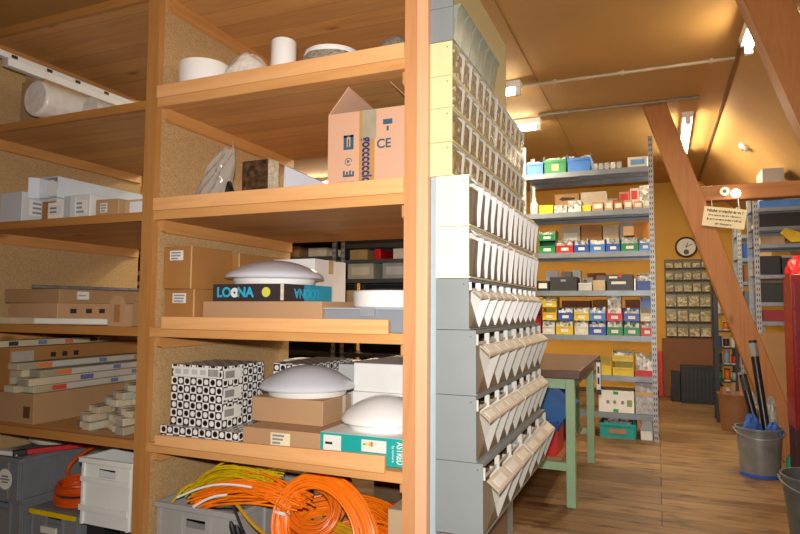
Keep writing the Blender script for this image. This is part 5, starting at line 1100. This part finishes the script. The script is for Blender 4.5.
# narrow stand with small coloured goods between brace and wall bins
steel_rack('narrow stand full of small coloured spools beside the far slanting brace', 0.56, 0.79, 7.42, 7.70, 1.50, [0.26, 0.44, 0.62, 0.80, 0.98, 1.16, 1.34], plain('34363a', 0.5, 0.3), th=0.02, holes=False)
cols = ['c02028', '2858a8', 'e0b418', 'd8d8d4', '1c7a48', '303034', 'c8641c', '8ca0b4']
rnd = random.Random(5); cn = {'c02028': 'red', '2858a8': 'blue', 'e0b418': 'yellow', 'd8d8d4': 'white', '1c7a48': 'green', '303034': 'black', 'c8641c': 'orange', '8ca0b4': 'pale blue'}
for lv, zz in enumerate((0.26, 0.44, 0.62, 0.80, 0.98, 1.16, 1.34)):
    cs = cols[:]; rnd.shuffle(cs)
    for i in range(3):
        x = 0.602+0.073*i; c = cs[i]; rr = 0.0345; hh = rnd.uniform(0.09, 0.14)
        t = thing('wire_spool', f'{cn[c]} wire spool on the {["lowest", "second", "third", "fourth", "fifth", "sixth", "top"][lv]} level of the narrow stand', 'spool', (x, 7.47, zz+0.0006), 'wire spools on the narrow stand')
        m = MB().at((x, 7.47, zz+0.0006)); m.lathe([(0.024, 0.008), (0.03, 0.02), (0.031, hh*0.5), (0.03, hh-0.02), (0.024, hh)], (0, 0, 0), 16); part('wire', m, plain(c, 0.45), t)
        for a in (0, hh): m = MB().at((x, 7.47, zz+0.0006+a)); m.lathe([(0.01, 0), (rr, 0), (rr, 0.008), (0.01, 0.008)], (0, 0, 0), 20); part('flange', m, rnd.choice([DARK, OFFW, plain('6a5030', 0.6)]), t)
# cartons and black cases by the back wall
t = carton('black_case', 'larger black slatted case standing by the back wall', 0.26, 0.72, 8.75, 9.0, 0.0005, 0.475, plain('19191b', 0.5))
for i in range(9): part('slat', bx(0.29+0.045*i, 0.30+0.045*i, 8.742, 8.7499, 0.05, 0.43), plain('2a2a2c', 0.4), t)
t = carton('black_case', 'smaller black case left of the larger one by the back wall', 0.15, 0.255, 8.85, 9.1, 0.0005, 0.38, plain('19191b', 0.5))
solo('brown_panel', bx(0.05, 0.78, 9.33, 9.3845, 0.0005, 0.80), plain('7a4c2a', 0.6, var=0.06), 'brown panel leaning flat below the wall bins', 'panel', bev=0.004)
solo('fire_box', bx(-0.005, 0.05, 9.30, 9.384, 0.0005, 0.62), RED, 'narrow red box at the back wall beside the rack post', 'box', bev=0.004)
# waste bin, buckets and what stands in them
def bucket(name, label, x, y, r0, r1, h, mat, band=None, handle=True, z=0.0005):
    t = thing(name, label, 'bucket', (x, y, z))
    m = MB(); m.lathe([(r0, 0), (r0+(r1-r0)*0.5, h*0.5), (r1, h-0.008), (r1+0.008, h-0.006), (r1+0.008, h+0.004), (r1-0.004, h+0.004), (r0-0.004, 0.01), (0, 0.01)], (x, y, z), 40); part('shell', m, mat, t)
    if band: m = MB(); m.lathe([(r0+0.001, 0.001), (r0+0.006, 0.002), (r0+0.0075, 0.028), (r0+0.003, 0.029)], (x, y, z), 40); part('base_band', m, band, t, 'blue base band')
    if handle:
        m = MB(); m.tube([(x+(r1+0.012)*math.cos(q), y-0.02-0.05*math.sin(q)-0.0*r1, z+h-0.01-0.10*math.sin(q)) for q in [PI*i/20 for i in range(21)]] if False else [(x+(r1+0.014)*math.cos(q), y-(r1+0.014)*math.sin(q), z+h-0.012-0.05*math.sin(q)) for q in [PI*i/20 for i in range(21)]], 0.004, 6); part('handle', m, STEEL, t)
        for s in (-1, 1): m = MB(); m.cyl((x+s*(r1-0.002), y, z+h-0.014), (x+s*(r1+0.018), y, z+h-0.014), 0.01, 10); part('lug', m, mat, t)
    return t
BK = plain('7e8080', 0.4, 0.35, var=0.2, scale=8)
bucket('metal_bucket', 'grey metal bucket with blue base band standing on the floor right of the aisle', 0.665, 5.20, 0.125, 0.15, 0.345, BK, band=plain('2a50a0', 0.5))
bucket('metal_bucket', 'nearer dark bucket cut off by the right edge', 0.735, 3.66, 0.135, 0.175, 0.375, plain('5c605e', 0.4, 0.3, var=0.25, scale=8))
bucket('waste_bin', 'tan plastic waste bin behind the metal bucket', 0.70, 7.05, 0.13, 0.155, 0.36, plain('9a6c44', 0.6, var=0.06), handle=False)
m = MB()
for i, (a, b, c) in enumerate(((0.62, 0.58, 0.10), (0.66, 0.72, -0.05), (0.74, 0.80, 0.06), (0.78, 0.74, 0.02))): solo('wood_offcut', MB().at((a, 7.05+0.03*(i-1.5), 0.02), ry=(b-a)*1.2).box(-0.016, 0.016, -0.01, 0.01, 0.0, 0.40+0.05*i), wood('a07448', 'b88a5a', 'z', knots=False), ['leftmost wooden offcut in the tan waste bin', 'second wooden offcut in the tan waste bin', 'third wooden offcut in the tan waste bin', 'rightmost wooden offcut in the tan waste bin'][i], 'offcut')
solo('wood_shavings', MB().lathe([(0.0, 0), (0.108, 0), (0.122, 0.24), (0.09, 0.27), (0.0, 0.285)], (0.665, 5.20, 0.02), 24, jit=0.01), speckle('6c5034', '8c6a44', 'a8845c', 60), 'brown shavings filling the grey metal bucket', 'shavings', stuff=True)
def pole(label, p0, p1, r, cap=True):
    t = thing('black_tube', label, 'tube', p0); m = MB(); m.cyl(p0, p1, r, 18); part('shaft', m, plain('161618', 0.35), t)
    d = (Vector(p1)-Vector(p0)).normalized(); m = MB(); m.cyl(tuple(Vector(p1)-d*0.12), tuple(Vector(p1)-d*0.02), r*1.05, 18); part('collar', m, plain('7a7c7e', 0.4) if cap else DARK, t, 'grey collar' if cap else None)
pole('longer black tube with grey collar leaning in the metal bucket', (0.715, 5.21, 0.315), (0.655, 5.31, 0.97), 0.027); pole('shorter black tube leaning in the metal bucket', (0.655, 5.19, 0.32), (0.575, 5.24, 0.72), 0.026, False)
lump('plastic_wrap', 'crumpled grey plastic wrap in the metal bucket beside the tubes', 0.755, 5.27, 0.305, 0.045, 0.05, 0.24, plain('a4a49c', 0.2, var=0.5, scale=40, bump=0.8), 'wrap', 0.25, 6)
lump('blue_cloth', 'crumpled blue cloth lying in the metal bucket in front of the tubes', 0.615, 5.14, 0.305, 0.055, 0.035, 0.13, plain('1e4c98', 0.6, var=0.2, scale=30, bump=0.6), 'cloth', 0.3, 16)
lump('blue_cloth', 'second scrap of blue cloth at the right rim of the metal bucket', 0.745, 5.12, 0.305, 0.045, 0.03, 0.09, plain('1e4c98', 0.6, var=0.2, scale=30, bump=0.6), 'cloth', 0.3, 17)
t = thing('leaning_board', 'tan cardboard sheet leaning behind the metal bucket', 'board', (0.86, 5.95, 0.0005)); m = MB().at((0.88, 5.95, 0.0005), rx=math.radians(-6)); m.prism([(-0.02, 0), (0.24, 0), (0.12, 1.02), (-0.10, 1.0)], 'y', -0.006, 0.006); part('sheet', m, plain('a47c50', 0.75, var=0.05), t)
solo('teal_bottle', MB().lathe([(0.04, 0), (0.042, 0.01), (0.042, 0.15), (0.016, 0.19), (0.016, 0.22), (0, 0.22)], (0.86, 5.13, 0.0005), 20), plain('1f9a90', 0.3), 'teal bottle on the floor right of the metal bucket', 'bottle')
t = thing('tool_cabinet', 'red metal tool cabinet with pale slots at the right edge', 'cabinet', (1.15, 4.9, 0))
part('cabinet_body', bx(0.815, 1.35, 4.72, 5.0, 0.42, 1.44), plain('7c1216', 0.3, var=0.1), t, bev=0.008)
for i in range(5):
    z0 = 0.46+0.19*i; d = part('drawer', bx(0.83, 1.335, 4.71, 4.7195, z0, z0+0.17), plain('741014', 0.3, var=0.1), t); part('handle', bx(0.90, 1.30, 4.70, 4.7099, z0+0.14, z0+0.15), plain('d8c0b8', 0.3, 0.3), d)
for x in (0.82, 1.30):
    for y in (4.74, 4.95): part('foot', bx(x, x+0.035, y, y+0.035, 0, 0.42), plain('3a1012', 0.4), t)
part('card', bx(0.88, 0.93, 4.7085, 4.7099, 1.24, 1.34), plain('a87c48', 0.7), t, 'tan card'); part('round_plate', MB().at((0.885, 4.7085, 1.08), rx=PI/2).lathe([(0.03, 0), (0.03, 0.004), (0, 0.004)], (0, 0, 0), 20), STEEL, t)
lump('red_bag', 'bright red crumpled bag lying on top of the red cabinet', 0.91, 4.83, 1.4406, 0.11, 0.09, 0.12, plain('d01c20', 0.35, var=0.15, scale=14, bump=0.4), 'bag', 0.18, 8)
for x, z, l in ((1.35, 0, ''),): pass
t = thing('light_bulb', 'second glowing bulb on a thin stem over the farther right rack', 'lamp', (0.93, 7.5, 2.0005)); m = MB(); m.lathe([(0, 0), (0.03, 0.01), (0.04, 0.05), (0.03, 0.085), (0, 0.1)], (0.93, 7.5, 2.385), 16); part('bulb', m, glow('ffe9b8', 6.0), t); m = MB(); m.cyl((0.93, 7.5, 2.0008), (0.93, 7.5, 2.39), 0.012, 12); part('stem', m, DARK, t)
